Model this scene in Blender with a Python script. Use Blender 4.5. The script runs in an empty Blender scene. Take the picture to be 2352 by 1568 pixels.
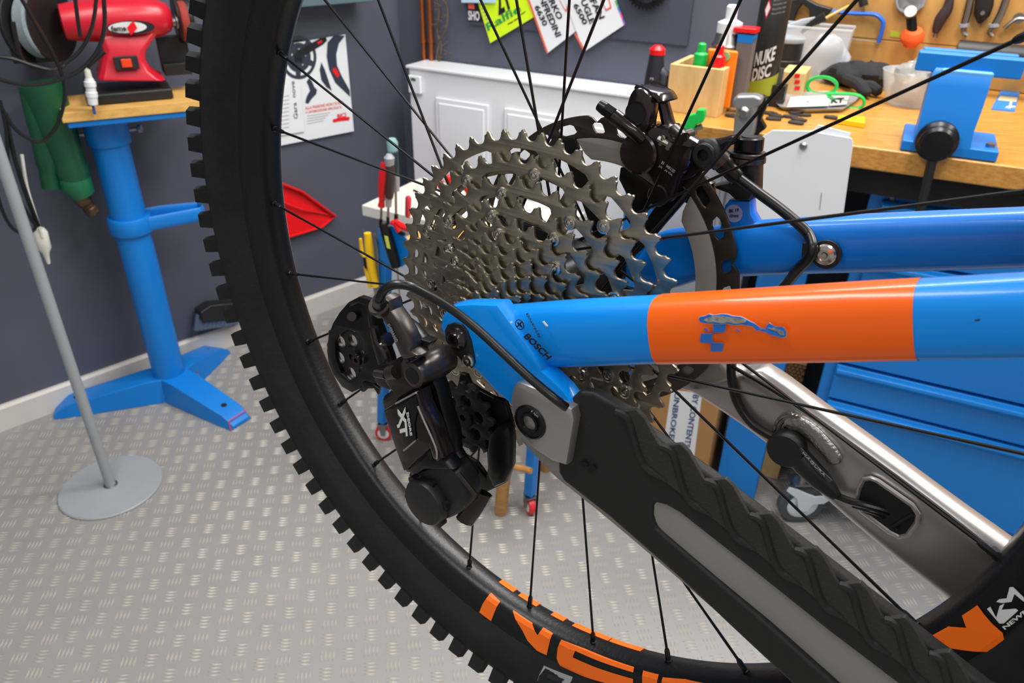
import bpy, bmesh, math, random
from mathutils import Matrix, Vector
random.seed(7)
sc = bpy.context.scene
COL = sc.collection
V3 = Vector
# ---------------------------------------------------------------- camera
F_PX = 1720.0
WR = Matrix(((0.99983781, 0.01800986, 0.0), (0.00916802, -0.50897305, 0.86073363), (0.01550169, -0.86059403, -0.50905562)))
CAM = V3((0, 0, 1.4))
cd = bpy.data.cameras.new('camera')
cam = bpy.data.objects.new('camera', cd)
COL.objects.link(cam)
R = Matrix((WR.col[0], -WR.col[1], -WR.col[2])).transposed()
cam.matrix_world = Matrix.Translation(CAM) @ R.to_4x4()
cd.sensor_width = 36.0
cd.lens = F_PX / 2352 * 36
cd.clip_start = 0.02
cd.dof.use_dof = True
cd.dof.focus_distance = 0.47
cd.dof.aperture_fstop = 17
sc.camera = cam
# ---------------------------------------------------------------- world, lights, exposure
w = bpy.data.worlds.new('world'); sc.world = w; w.use_nodes = True
w.node_tree.nodes['Background'].inputs[0].default_value = (1.0, 0.985, 0.965, 1)
w.node_tree.nodes['Background'].inputs[1].default_value = 0.27
sc.view_settings.view_transform = 'Standard'
sc.view_settings.look = 'None'
sc.view_settings.exposure = 0.5
sc.view_settings.gamma = 1.0
sc.view_settings.use_curve_mapping = False
def area(name, loc, sx, sy, power, col, target=None):
    l = bpy.data.lights.new(name, 'AREA'); l.shape = 'RECTANGLE'; l.size = sx; l.size_y = sy
    l.energy = power; l.color = col
    o = bpy.data.objects.new(name, l); COL.objects.link(o); o.location = loc
    if target is not None:
        o.rotation_euler = (V3(target) - V3(loc)).to_track_quat('-Z', 'Y').to_euler()
    return o
area('ceiling_light', (0.7, 0.9, 2.7), 0.25, 1.5, 27, (1.0, 0.98, 0.95))
area('ceiling_light', (-0.7, 0.7, 2.7), 0.25, 1.5, 20, (1.0, 0.99, 0.97))
area('ceiling_light', (1.9, 1.2, 2.7), 0.25, 1.5, 29, (1.0, 0.95, 0.87))
area('ceiling_light', (-0.1, -1.2, 2.6), 1.5, 0.5, 9, (0.95, 0.98, 1.0))
area('ceiling_light', (0.5, 1.9, 2.7), 1.2, 0.25, 23, (1.0, 0.98, 0.96))

# ---------------------------------------------------------------- projections used to lay things out
def ray(px, py): return WR @ V3(((px - 1176) / F_PX, (py - 784) / F_PX, 1.0))
def Z(px, py, z=0.0):
    r = ray(px, py); return CAM + r * ((z - CAM.z) / r.z)
def PL(px, py, P0, n):
    r = ray(px, py); return CAM + r * ((V3(P0) - CAM).dot(n) / r.dot(n))
CORN = V3((-0.4286, 2.8986, 0))
N1 = V3((0.7065, -0.7076, 0)).normalized(); D1 = V3((0.7076, 0.7065, 0)).normalized()
N2 = V3((-0.482, -0.876, 0)).normalized(); D2 = V3((0.876, -0.482, 0)).normalized()
def WL(px, py, off=0.0): return PL(px, py, CORN + N1 * off, N1)
def WB(px, py, off=0.0): return PL(px, py, CORN + N2 * off, N2)
def VF(px, py, P0):      # vertical plane through P0 facing the viewer horizontally
    n = V3((CAM.x - P0[0], CAM.y - P0[1], 0)).normalized(); return PL(px, py, P0, n)
# bicycle frame of reference: origin = rear axle, X forward, Y away from the drive side, Z up
BM3 = Matrix(((0.7996, -0.6006, 0.0), (0.5996, 0.7982, -0.0579), (0.0348, 0.0463, 0.9983)))
BORG = V3((0.0227, 0.4271, 1.1842))
BMW = Matrix.Translation(BORG) @ BM3.transposed().to_4x4()
BAX = -BM3.row[1]
def B(px, py, s):        # world point on the plane at lateral offset s toward the drive side
    r = ray(px, py); return CAM + r * ((BORG + BAX * s - CAM).dot(BAX) / r.dot(BAX))
def BL(px, py, s): return BM3 @ (B(px, py, s) - BORG)
def bw(x, s, z): return BMW @ V3((x, -s, z))

# ---------------------------------------------------------------- materials
def lin(c):
    c = c / 255.0
    return c / 12.92 if c <= 0.04045 else ((c + 0.055) / 1.055) ** 2.4
MATS = {}
def mat(name, rgb, rough=0.5, metal=0.0, coat=0.0, var=0.0, vs=8.0, bump=0.0, bs=60.0, spec=0.5, rgb2=None, alpha=1.0, trans=0.0, stretch=None, emit=0, aniso=0):
    if name in MATS: return MATS[name]
    m = bpy.data.materials.new(name); m.use_nodes = True
    nt = m.node_tree; b = nt.nodes['Principled BSDF']
    c = tuple(lin(x) for x in rgb) + (1,)
    b.inputs['Base Color'].default_value = c
    b.inputs['Roughness'].default_value = rough
    b.inputs['Metallic'].default_value = metal
    b.inputs['Specular IOR Level'].default_value = spec
    b.inputs['Coat Weight'].default_value = coat
    b.inputs['Coat Roughness'].default_value = 0.06
    b.inputs['Alpha'].default_value = alpha
    b.inputs['Transmission Weight'].default_value = trans
    if emit:
        b.inputs['Emission Color'].default_value = c; b.inputs['Emission Strength'].default_value = emit
    tc = nt.nodes.new('ShaderNodeTexCoord'); mp = nt.nodes.new('ShaderNodeMapping')
    nt.links.new(tc.outputs['Object'], mp.inputs[0])
    if stretch: mp.inputs['Scale'].default_value = stretch
    if var or rgb2:
        n = nt.nodes.new('ShaderNodeTexNoise'); n.inputs['Scale'].default_value = vs; n.inputs['Detail'].default_value = 5
        nt.links.new(mp.outputs[0], n.inputs['Vector'])
        cr_ = nt.nodes.new('ShaderNodeValToRGB'); e = cr_.color_ramp.elements
        e[0].position = 0.32; e[1].position = 0.68
        c2 = tuple(lin(x) for x in rgb2) + (1,) if rgb2 else tuple(min(1, x * (1 + var)) for x in c[:3]) + (1,)
        c1 = c if rgb2 else tuple(x * (1 - var) for x in c[:3]) + (1,)
        e[0].color = c1; e[1].color = c2
        nt.links.new(n.outputs['Fac'], cr_.inputs[0]); nt.links.new(cr_.outputs[0], b.inputs['Base Color'])
    if bump:
        n = nt.nodes.new('ShaderNodeTexNoise'); n.inputs['Scale'].default_value = bs; n.inputs['Detail'].default_value = 3
        nt.links.new(mp.outputs[0], n.inputs['Vector'])
        bp = nt.nodes.new('ShaderNodeBump'); bp.inputs['Strength'].default_value = bump; bp.inputs['Distance'].default_value = 0.002
        nt.links.new(n.outputs['Fac'], bp.inputs['Height']); nt.links.new(bp.outputs[0], b.inputs['Normal'])
    MATS[name] = m; return m
def wood(name, c1, c2, scale=(1, 12, 12), rough=0.45, coat=0.0):
    return mat(name, c1, rough, rgb2=c2, vs=6, stretch=scale, coat=coat, bump=0.15, bs=30)

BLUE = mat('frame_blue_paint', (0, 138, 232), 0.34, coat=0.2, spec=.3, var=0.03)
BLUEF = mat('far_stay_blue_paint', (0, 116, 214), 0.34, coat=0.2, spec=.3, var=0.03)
ORANGE = mat('frame_orange_paint', (252, 100, 2), 0.3, coat=0.3, spec=.35, var=0.03)
TYRE = mat('tyre_rubber', (27, 28, 29), 0.75, spec=.3, bump=0.3, bs=150, var=0.25, vs=30)
KNOB = mat('tread_rubber', (26, 26, 26), 0.8, spec=.3, bump=0.3, bs=200)
RIM = mat('anodised_black', (12, 13, 16), 0.34, spec=.4, var=0.1, bump=0.08, bs=400)
BLACKM = mat('black_metal', (20, 20, 21), 0.3, metal=0.35, var=0.1)
BARREL = mat('barrel_bronze_black', (88, 82, 80), 0.3, metal=0.8)
BLACKG = mat('gloss_black_metal', (74, 66, 68), 0.17, metal=0.9, var=0.1)
BLACKP = mat('black_plastic', (24, 24, 25), 0.45, var=0.1, bump=0.1)
CABLE = mat('black_cable_sheath', (18, 18, 19), 0.32)
SPOKE = mat('black_spoke_steel', (22, 22, 23), 0.33, metal=0.5)
NICKEL = mat('nickel_steel', (160, 151, 134), 0.4, metal=1.0, var=0.12, vs=60, bump=0.05, bs=300)
NICKEL2 = mat('polished_rivet_steel', (200, 194, 184), 0.2, metal=1.0)
ALU = mat('polished_aluminium', (176, 172, 170), 0.32, metal=0.75, var=0.05, vs=20)
ALUW = mat('weld_aluminium', (190, 186, 180), 0.35, metal=1.0, bump=0.4, bs=400)
GUNM = mat('gunmetal', (84, 80, 78), 0.32, metal=0.85, var=0.08)
ROTORS = mat('rotor_steel', (74, 68, 60), 0.42, metal=0.8, var=0.1)
FIN = mat('painted_alu_fin', (150, 147, 142), 0.5, metal=0.3, var=0.04)
RUBBER = mat('protector_rubber', (26, 26, 26), 0.6, spec=.4, bump=0.12, bs=500, var=0.1)
RUBBER2 = mat('protector_pad_rubber', (42, 42, 40), 0.65, spec=.4, bump=0.2, bs=600)
STAYGREY = mat('satin_grey_aluminium', (142, 140, 135), 0.55, metal=0.3, var=0.03)
DORANGE = mat('decal_orange', (255, 112, 10), 0.5)
DWHITE = mat('decal_white', (215, 215, 215), 0.5)
DBLACK = mat('print_black', (18, 20, 26), 0.5)
DGREY = mat('decal_grey', (150, 150, 152), 0.5)
DNAVY = mat('print_navy', (25, 60, 120), 0.5)
WALLP = mat('slate_wall_paint', (79, 82, 97), 0.6, var=0.07, vs=2.5, bump=0.05)
WHITEP = mat('white_enamel', (228, 230, 234), 0.35, var=0.02)
CREAM = mat('cream_plastic', (222, 221, 210), 0.5, var=0.03)
BASEB = mat('baseboard_paint', (205, 200, 194), 0.45, var=0.04)
SBLUE = mat('shop_blue_enamel', (0, 118, 204), 0.42, var=0.05, vs=4)
SBLUED = mat('drawer_blue_enamel', (0, 120, 204), 0.38, var=0.04, vs=3)
RED = mat('red_enamel', (196, 22, 44), 0.32, var=0.05)
REDP = mat('red_plastic', (226, 16, 24), 0.3)
GREENP = mat('green_plastic', (10, 186, 76), 0.35)
YELLOWP = mat('yellow_plastic', (246, 196, 10), 0.4)
DGREEN = mat('dark_green_plastic', (16, 78, 48), 0.4, var=0.1)
STEEL = mat('brushed_steel', (150, 148, 146), 0.35, metal=1.0, var=0.1)
WPLY = wood('birch_plywood', (226, 180, 104), (206, 156, 78))
BWOOD = wood('varnished_bench_wood', (208, 152, 72), (176, 120, 48), scale=(2, 30, 30), rough=0.28, coat=0.3)
BOXW = wood('pine_box_wood', (224, 190, 134), (206, 168, 106), scale=(2, 14, 2))
PEGW = wood('tool_board_plywood', (196, 150, 84), (176, 126, 62), scale=(3, 3, 1))
GREYP = mat('grey_enamel', (148, 152, 156), 0.42, var=0.04)
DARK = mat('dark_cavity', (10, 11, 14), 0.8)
COPPER = mat('copper_pipe', (176, 98, 52), 0.35, metal=0.8, var=0.15, vs=20)
CARD = mat('cardboard', (170, 126, 78), 0.8, var=0.05)
PAPER = mat('white_paper', (224, 226, 230), 0.6)
CLEAR = mat('clear_plastic', (215, 222, 228), 0.25, alpha=0.42, bump=0.4, bs=25)
BLKGLOVE = mat('black_fabric', (30, 31, 34), 0.9, bump=0.6, bs=90)

# ---------------------------------------------------------------- mesh builder
class MB:
    def __init__(s): s.v = []; s.f = []
    def add(s, vs, fs):
        n = len(s.v); s.v += [V3(x) for x in vs]; s.f += [tuple(i + n for i in f) for f in fs]; return s
    def hexa(s, p):      # 8 corners: bottom 4, top 4
        return s.add(p, [(3, 2, 1, 0), (4, 5, 6, 7), (0, 1, 5, 4), (1, 2, 6, 5), (2, 3, 7, 6), (3, 0, 4, 7)])
    def box(s, c, sz, X=(1, 0, 0), Y=(0, 1, 0), Zv=(0, 0, 1)):
        c = V3(c); X = V3(X) * sz[0] / 2; Y = V3(Y) * sz[1] / 2; Q = V3(Zv) * sz[2] / 2
        return s.hexa([c - X - Y - Q, c + X - Y - Q, c + X + Y - Q, c - X + Y - Q, c - X - Y + Q, c + X - Y + Q, c + X + Y + Q, c - X + Y + Q])
    def loft(s, loops, cap=True, closed=False):
        n = len(loops[0]); b = []
        for i in range(len(loops) - (0 if closed else 1)):
            j = (i + 1) % len(loops)
            for k in range(n):
                l = (k + 1) % n; b.append((i * n + k, i * n + l, j * n + l, j * n + k))
        if cap and not closed:
            b.append(tuple(reversed(range(n)))); m = (len(loops) - 1) * n; b.append(tuple(range(m, m + n)))
        return s.add([p for lp in loops for p in lp], b)
    def prism(s, pts, vec):
        vec = V3(vec); return s.loft([[V3(p) for p in pts], [V3(p) + vec for p in pts]])
    def tube(s, pts, r, n=10, cap=True, closed=False, flat=1.0, up=None):
        pts = [V3(p) for p in pts]; N = len(pts)
        rs = r if isinstance(r, (list, tuple)) else [r] * N
        t0 = (pts[1] - pts[0]).normalized()
        u = V3(up) if up else (V3((0, 0, 1)) if abs(t0.z) < 0.9 else V3((1, 0, 0)))
        u = (u - t0 * u.dot(t0)).normalized(); loops = []
        for i, p in enumerate(pts):
            if closed: t = pts[(i + 1) % N] - pts[i - 1]
            else: t = pts[min(i + 1, N - 1)] - pts[max(i - 1, 0)]
            t.normalize(); u = (u - t * u.dot(t)).normalized(); v = t.cross(u)
            loops.append([p + (u * math.cos(a) + v * math.sin(a) * flat) * rs[i] for a in [2 * math.pi * k / n for k in range(n)]])
        return s.loft(loops, cap, closed)
    def lathe(s, prof, O, A, n=24, cap=True):
        O = V3(O); A = V3(A).normalized(); u = A.orthogonal().normalized(); v = A.cross(u)
        return s.loft([[O + A * h + (u * math.cos(a) + v * math.sin(a)) * r for a in [2 * math.pi * k / n for k in range(n)]] for r, h in prof], cap)
    def cyl(s, a, b, r, r2=None, n=16):
        a = V3(a); b = V3(b); L = (b - a).length
        return s.lathe([(r, 0), (r if r2 is None else r2, L)], a, b - a, n)
    def ball(s, c, r, n=16, m=10, sc=(1, 1, 1), ax=None):
        c = V3(c); ax = ax or Matrix.Identity(3); lp = []
        for i in range(m + 1):
            ph = -math.pi / 2 + math.pi * i / m; rr = max(math.cos(ph), 1e-3)
            lp.append([c + ax @ V3((r * sc[0] * rr * math.cos(a), r * sc[1] * rr * math.sin(a), r * sc[2] * math.sin(ph))) for a in [2 * math.pi * k / n for k in range(n)]])
        return s.loft(lp)
WMAT = {}
def _fin(me, ang=35):
    bm = bmesh.new(); bm.from_mesh(me); bmesh.ops.recalc_face_normals(bm, faces=bm.faces); bm.to_mesh(me); bm.free()
    me.polygons.foreach_set('use_smooth', [True] * len(me.polygons)); me.set_sharp_from_angle(angle=math.radians(ang))
def obj(name, mb, m, parent=None, bevel=0.0, seg=2, ang=35, fix=True):
    W = WMAT.get(parent.name, Matrix.Identity(4)) if parent else Matrix.Identity(4)
    Wi = W.inverted()
    me = bpy.data.meshes.new(name)
    me.from_pydata([Wi @ v for v in mb.v] if parent else mb.v, [], mb.f)
    if fix: _fin(me, ang)
    o = bpy.data.objects.new(name, me); COL.objects.link(o)
    if m: me.materials.append(m)
    if parent: o.parent = parent
    WMAT[o.name] = W
    if bevel:
        b = o.modifiers.new('bevel', 'BEVEL'); b.width = bevel; b.segments = seg; b.limit_method = 'ANGLE'; b.angle_limit = math.radians(35); b.harden_normals = True
    return o
def inst(name, me, M, parent):
    o = bpy.data.objects.new(name, me); COL.objects.link(o); o.parent = parent
    o.matrix_local = WMAT[parent.name].inverted() @ M; WMAT[o.name] = M
    return o
def tag(o, label, cat, group=None):
    o['label'] = label; o['category'] = cat
    if group: o['group'] = group
    return o
def thing(name, label, cat, loc, group=None, M=None):
    o = bpy.data.objects.new(name, None); COL.objects.link(o); o.empty_display_size = 0.05
    M = M or Matrix.Translation(V3(loc)); o.matrix_world = M; WMAT[o.name] = M.copy()
    return tag(o, label, cat, group)
def one(name, mb, m, label, cat, group=None, bevel=0.0, **k):    # a thing that is a single mesh, origin at its base centre
    xs = [v.x for v in mb.v]; ys = [v.y for v in mb.v]; zs = [v.z for v in mb.v]
    c = V3(((min(xs) + max(xs)) / 2, (min(ys) + max(ys)) / 2, min(zs)))
    for v in mb.v: v -= c
    o = obj(name, mb, m, None, bevel, **k); o.location = c; WMAT[o.name] = Matrix.Translation(c)
    return tag(o, label, cat, group)
def struct(name, mb, m, parent=None, **k):
    o = obj(name, mb, m, parent, **k); o['kind'] = 'structure'; return o
def curve_mesh(loops, thick, bev=0.0):
    cu = bpy.data.curves.new('c', 'CURVE'); cu.dimensions = '2D'; cu.fill_mode = 'BOTH'
    cu.extrude = max(thick / 2 - bev, 0); cu.bevel_depth = bev; cu.bevel_resolution = 1; cu.offset = -bev
    for lp in loops:
        sp = cu.splines.new('POLY'); sp.points.add(len(lp) - 1)
        for i, p in enumerate(lp): sp.points[i].co = (p[0], p[1], 0, 1)
        sp.use_cyclic_u = True
    o = bpy.data.objects.new('c', cu); COL.objects.link(o)
    me = bpy.data.meshes.new_from_object(o.evaluated_get(bpy.context.evaluated_depsgraph_get()))
    bpy.data.objects.remove(o); bpy.data.curves.remove(cu); return me
def plate(name, loops, thick, M, m, parent, bev=0.0, ang=30):
    """loops of 2D points in frame M (xy plane), extruded +-thick/2 along z; inner loops are holes"""
    me = curve_mesh(loops, thick, bev); T = WMAT[parent.name].inverted() @ M
    me.transform(T)
    bm = bmesh.new(); bm.from_mesh(me); bmesh.ops.remove_doubles(bm, verts=bm.verts, dist=1e-6); bm.to_mesh(me); bm.free()
    _fin(me, ang); me.name = name; me.materials.clear(); me.materials.append(m)
    o = bpy.data.objects.new(name, me); COL.objects.link(o); o.parent = parent; WMAT[o.name] = WMAT[parent.name]
    return o
def text(name, s, A, Bp, Cp, m, parent, bold=0.0, t=0.0003, lift=0.0004, spacing=1.0):
    """text filling the parallelogram A (bottom left), Bp (bottom right), Cp (top left)"""
    cu = bpy.data.curves.new('t', 'FONT'); cu.body = s; cu.offset = bold; cu.extrude = 0.5; cu.space_character = spacing; cu.resolution_u = 3
    o = bpy.data.objects.new('t', cu); COL.objects.link(o)
    me = bpy.data.meshes.new_from_object(o.evaluated_get(bpy.context.evaluated_depsgraph_get()))
    bpy.data.objects.remove(o); bpy.data.curves.remove(cu)
    xs = [v.co.x for v in me.vertices]; ys = [v.co.y for v in me.vertices]
    x0, x1, y0, y1 = min(xs), max(xs), min(ys), max(ys)
    A = V3(A); X = V3(Bp) - A; Y = V3(Cp) - A; n = X.cross(Y).normalized()
    if n.dot(CAM - A) < 0: n = -n
    Wi = WMAT[parent.name].inverted()
    for v in me.vertices:
        v.co = Wi @ (A + X * ((v.co.x - x0) / (x1 - x0)) + Y * ((v.co.y - y0) / (y1 - y0)) + n * (lift + (v.co.z + 0.5) * t))
    me.name = name; me.materials.clear(); me.materials.append(m)
    o = bpy.data.objects.new(name, me); COL.objects.link(o); o.parent = parent; WMAT[o.name] = WMAT[parent.name]
    return o
def cr(pts, k=6, closed=False):    # Catmull-Rom through points
    P = [V3(p) for p in pts]; n = len(P); out = []
    for i in range(n if closed else n - 1):
        if closed: a, b, c, d = P[i - 1], P[i], P[(i + 1) % n], P[(i + 2) % n]
        else: a, b, c, d = P[max(i - 1, 0)], P[i], P[i + 1], P[min(i + 2, n - 1)]
        for j in range(k):
            t = j / k
            out.append(0.5 * ((2 * b) + (c - a) * t + (2 * a - 5 * b + 4 * c - d) * t * t + (3 * b - a - 3 * c + d) * t ** 3))
    if not closed: out.append(P[-1])
    return out
def S(seq, sc_, ox=0, oy=0): return [(x / sc_ + ox, y / sc_ + oy) for x, y in seq]
def circle(r, n=24, cx=0, cy=0, a0=0): return [(cx + r * math.cos(a0 + 2 * math.pi * i / n), cy + r * math.sin(a0 + 2 * math.pi * i / n)) for i in range(n)]

# ---------------------------------------------------------------- room
UPV = V3((0, 0, 1))
HW = 2.75
fl = MB(); fl.add([(-4, -2.5, 0), (5, -2.5, 0), (5, 5, 0), (-4, 5, 0)], [(0, 1, 2, 3)])
FLOORM = mat('floor_aluminium', (146, 144, 142), 0.45, metal=0.1, var=0.06, vs=3)
BARM = mat('floor_tread_bar', (184, 178, 166), 0.36, metal=0.15)
floor = struct('floor', fl, FLOORM)
def wallbox(name, P, D, L, N):
    m = MB(); m.box(P + D * (L / 2) - N * 0.05 + UPV * HW / 2, (L, 0.1, HW), D, N, UPV)
    return struct(name, m, WALLP)
wall_left = wallbox('wall_left', CORN, -D1, 5.2, N1)
wall_back = wallbox('wall_back', CORN, D2, 5.0, N2)
bb = MB()
def bbprof(P, N): return [P, P + N * 0.016, P + N * 0.016 + UPV * 0.072, P + N * 0.010 + UPV * 0.080, P + UPV * 0.080]
bb.loft([bbprof(CORN, N1), bbprof(CORN - D1 * 5.0, N1)])
struct('baseboard_left', bb, BASEB)
bb = MB(); bb.loft([bbprof(CORN, N2), bbprof(CORN + D2 * 4.5, N2)])
struct('baseboard_back', bb, BASEB)
# raised five-bar tread pattern of the metal floor, joined
ang0 = math.radians(9.2)
vs, fs = [], []
ca, sa = math.cos(ang0), math.sin(ang0)
PX, PY, TX, TY = 0.046, 0.0424, -0.5191, 1.0102
for i in range(-80, 80):
    for j in range(-45, 62):
        cx, cy = TX + i * ca * PX - j * sa * PY, TY + i * sa * PX + j * ca * PY
        p = V3((cx, cy, 0))
        if cy < 0.35 or (p - CORN).dot(N1) < 0.03 or (p - CORN).dot(N2) < 0.03: continue
        q = WR.transposed() @ (p - CAM); u, v = 1176 + F_PX * q.x / q.z, 784 + F_PX * q.y / q.z
        if q.z < .2 or not (-900 < u < 3000 and v < 2700): continue
        a = ang0 + (0 if (i + j) % 2 == 0 else math.pi / 2)
        dx, dy = math.cos(a), math.sin(a)
        for k in (-1.5, -.5, .5, 1.5):
            ox, oy = cx - dy * k * 0.0085, cy + dx * k * 0.0085
            L = 0.0155; h = 0.0022; wd = 0.0021
            n = len(vs)
            vs += [(ox - dx * L, oy - dy * L, 0), (ox - dy * wd, oy + dx * wd, 0), (ox + dx * L, oy + dy * L, 0), (ox + dy * wd, oy - dx * wd, 0),
                   (ox - dx * L * .7, oy - dy * L * .7, h), (ox + dx * L * .7, oy + dy * L * .7, h)]
            fs += [(n, n + 4, n + 5, n + 1), (n + 1, n + 5, n + 2), (n + 2, n + 5, n + 4, n + 3), (n + 3, n + 4, n)]
tb = bpy.data.meshes.new('tread_bars'); tb.from_pydata(vs, [], fs); tb.materials.append(BARM)
tb.polygons.foreach_set('use_smooth', [False] * len(tb.polygons))
to = bpy.data.objects.new('tread_bars', tb); COL.objects.link(to); to.parent = floor; to['kind'] = 'stuff'; WMAT[to.name] = Matrix.Identity(4)
# ================================================================ left side of the room
def NV(P): return V3((CAM.x - P[0], CAM.y - P[1], 0)).normalized()   # horizontal direction toward the viewer
# grey floor stand with round base
p = Z(256, 1118); t = thing('floor_stand', 'light grey tubular stand with a round flat base on the floor', 'stand', p)
m = MB(); m.lathe([(0.129, 0), (0.130, 0.004), (0.127, 0.007), (0.0, 0.009)], p, UPV, 56); obj('base_plate', m, GREYP, t)
m = MB(); m.lathe([(0.0145, 0.006), (0.0135, 0.010), (0.013, 0.02), (0.013, 1.32)], p, UPV, 20); obj('pole', m, GREYP, t)
m = MB(); m.lathe([(0.019, 0.006), (0.018, 0.010), (0.014, 0.012)], p, UPV, 20); obj('collar', m, STEEL, t)

# blue pedestal stand for the bench grinder
pb = Z(389, 857, 0.075); pb = V3((pb.x, pb.y, 0))
t = thing('grinder_pedestal', 'blue steel pedestal stand with three feet and a wooden top holding the red grinder', 'stand', pb)
ptop = VF(300, 258, pb).z
m = MB(); m.lathe([(0.047, 0.03), (0.047, ptop)], pb, UPV, 32); obj('post', m, SBLUE, t)
def foot(px, py, nm):
    e = Z(px, py); d = V3((e.x - pb.x, e.y - pb.y, 0)); L = d.length; d.normalize(); s = V3((-d.y, d.x, 0)); m = MB()
    def sec(k, wt, wb, h): c = pb + d * k; return [c - s * wb, c + s * wb, c + s * wt + UPV * h, c - s * wt + UPV * h]
    m.loft([sec(0.0, .045, .052, .082), sec(0.07, .044, .052, .080), sec(L * .97 - .03, .036, .044, .040), sec(L, .030, .040, .012)])
    f = obj(nm, m, SBLUE, t, 0.003); c = pb + d * (L - .07)
    k = MB(); k.lathe([(0.009, 0), (0.009, .0012), (0.0, .0012)], V3((c.x, c.y, .046)), (d * .12 + UPV), 14); obj('bolt_hole', k, DARK, f)
    return f, d, s, L
foot(128, 948, 'foot'); f2, d, s_, L = foot(556, 975, 'foot'); foot(508, 806, 'foot')
m = MB(); q = pb + d * (L - .012); m.tube([q - s_ * .034 + UPV * .030, q + s_ * .034 + UPV * .030], 0.0014, 6); m.tube([q - s_ * .035 + UPV * .030, q - s_ * .041 + d * .012 + UPV * .002], 0.0014, 6)
obj('red_mark', m, REDP, f2)
nv = NV(pb); sv = V3((-nv.y, nv.x, 0))
if sv.x < 0: sv = -sv
zr = VF(350, 505, pb).z
m = MB(); m.lathe([(0.056, -.024), (0.058, -.02), (0.058, .02), (0.056, .024)], (pb.x, pb.y, zr), UPV, 32); obj('tray_ring', m, SBLUE, t)
m = MB(); c = V3((pb.x, pb.y, zr)); P = [c + sv * .045 + nv * .03, c + sv * .09 - nv * .005 + nv * .03, c + sv * .19 + nv * .012, c + sv * .20 - nv * .01, c + sv * .19 - nv * .04, c + sv * .09 - nv * .055, c + sv * .04 - nv * .05]
P = [V3((a.x, a.y, zr - .018)) for a in P]; m.prism(P, UPV * .006)
Pi = [c + (a - c) for a in P]; m.tube([V3((a.x, a.y, zr)) for a in P[0:7]], 0.021, 10, flat=.22, up=(0, 0, 1)); obj('water_tray', m, SBLUE, t, 0.001)
zt = VF(300, 258, pb).z
m = MB(); m.lathe([(0.053, -.075), (0.055, -.072), (0.055, 0)], (pb.x, pb.y, zt), UPV, 28); sl = obj('top_sleeve', m, SBLUE, t)
for sg in (-1, 1):
    m = MB(); q = V3((pb.x, pb.y, zt - .045)) + sv * sg * .05; m.cyl(q, q + sv * sg * .03, .005, n=10); m.lathe([(.011, 0), (.012, .004), (.011, .01)], q + sv * sg * .026, sv * sg + nv * .4, 8)
    obj('clamp_bolt', m, STEEL, sl)
m = MB(); q = pb + sv * .055 + nv * .03 + UPV * .066; m.cyl(q, q + sv * .022, .0045, n=8); m.cyl(q + sv * .02, q + sv * .027, .009, n=8); obj('clamp_bolt', m, STEEL, t)
wx = (WL(455, 240, .1) - WL(150, 240, .1)); ex = V3((D1.x, D1.y, 0)); ey = N1
ct = V3((pb.x, pb.y, zt)) + D1 * .0
pl = VF(150, 240, pb); pr_ = VF(458, 240, pb); wL = (pr_ - pl).length
ctp = (pl + pr_) / 2; ctp = V3((ctp.x, ctp.y, zt))
m = MB(); m.box(ctp + nv * .02 + UPV * .008, (wL * 1.02, .19, .016), sv, nv, UPV); obj('steel_top', m, SBLUE, t, 0.003)
m = MB(); m.box(ctp + nv * .02 + UPV * .028, (wL * 1.07, .20, .024), sv, nv, UPV); obj('wooden_top', m, WPLY, t, 0.001)
ZG = zt + .040
# red bench grinder
def G(px, py, off=0.0): return PL(px, py, ctp + nv * off, nv)
gb = G(300, 213); t = thing('bench_grinder', 'red double bench grinder with an orange rocker switch on the wooden top', 'grinder', (gb.x, gb.y, ZG))
m = MB(); c = G(292, 200, 0); m.box((c.x, c.y, ZG + .014), (.205, .15, .028), sv, nv, UPV); obj('rubber_base', m, BLACKP, t, 0.006)
prof = S([(610, 488), (650, 300), (640, 240), (560, 190), (440, 170), (400, 60), (420, -60), (700, -90), (930, -70), (1050, 30), (1095, 110), (1090, 210), (1060, 245), (960, 290), (925, 340), (935, 400), (980, 450), (1058, 486)], 2.8)
m = MB()
for off, k in ((0.075, .97), (0.078, 1)): pass
lp = []
cen = G(300, 90)
body = [(500, -90, 150), (545, 0, 150)]
# barrel: horizontal lathe along sv, then pedestal neck
cb = G(270, 45); ra = (G(270, 0) - G(270, 92)).length / 2
bl = (G(392, 45) - G(135, 45)).length
m.lathe([(0.02, -.5 * bl), (ra * .85, -.5 * bl + .004), (ra * 1.0, -.32 * bl), (ra * 1.08, -.1 * bl), (ra * 1.06, .2 * bl), (ra * .93, .38 * bl), (ra * .7, .47 * bl), (.02, .5 * bl)], cb, sv, 40)
obj('motor_body', m, RED, t)
m = MB(); lps = []
for (xl, xr, y, dp) in ((222, 376, 175, .07), (224, 362, 168, .068), (228, 345, 155, .062), (232, 330, 130, .056), (236, 332, 110, .052), (225, 350, 85, .044), (215, 370, 60, .03)):
    a, b_ = G(xl, y), G(xr, y); lps.append([a - nv * dp, b_ - nv * dp, b_ + nv * dp * .8, b_ - sv * .012 + nv * dp, a + sv * .012 + nv * dp, a + nv * dp * .8])
m.loft(lps); obj('pedestal_neck', m, RED, t, 0.004)
m = MB(); a = G(290, 144, .068); X = sv; Yv = (UPV * 1 - nv * .12).normalized(); m.box(a, (.056, .008, .032), X, nv, Yv); sw = obj('switch_plate', m, BLACKP, t, 0.002)
m = MB(); m.box(a + nv * .005, (.024, .010, .02), X, nv, Yv); k = obj('rocker_switch', m, mat('orange_switch', (230, 60, 20), .3), sw, 0.002)
lb = []
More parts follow.
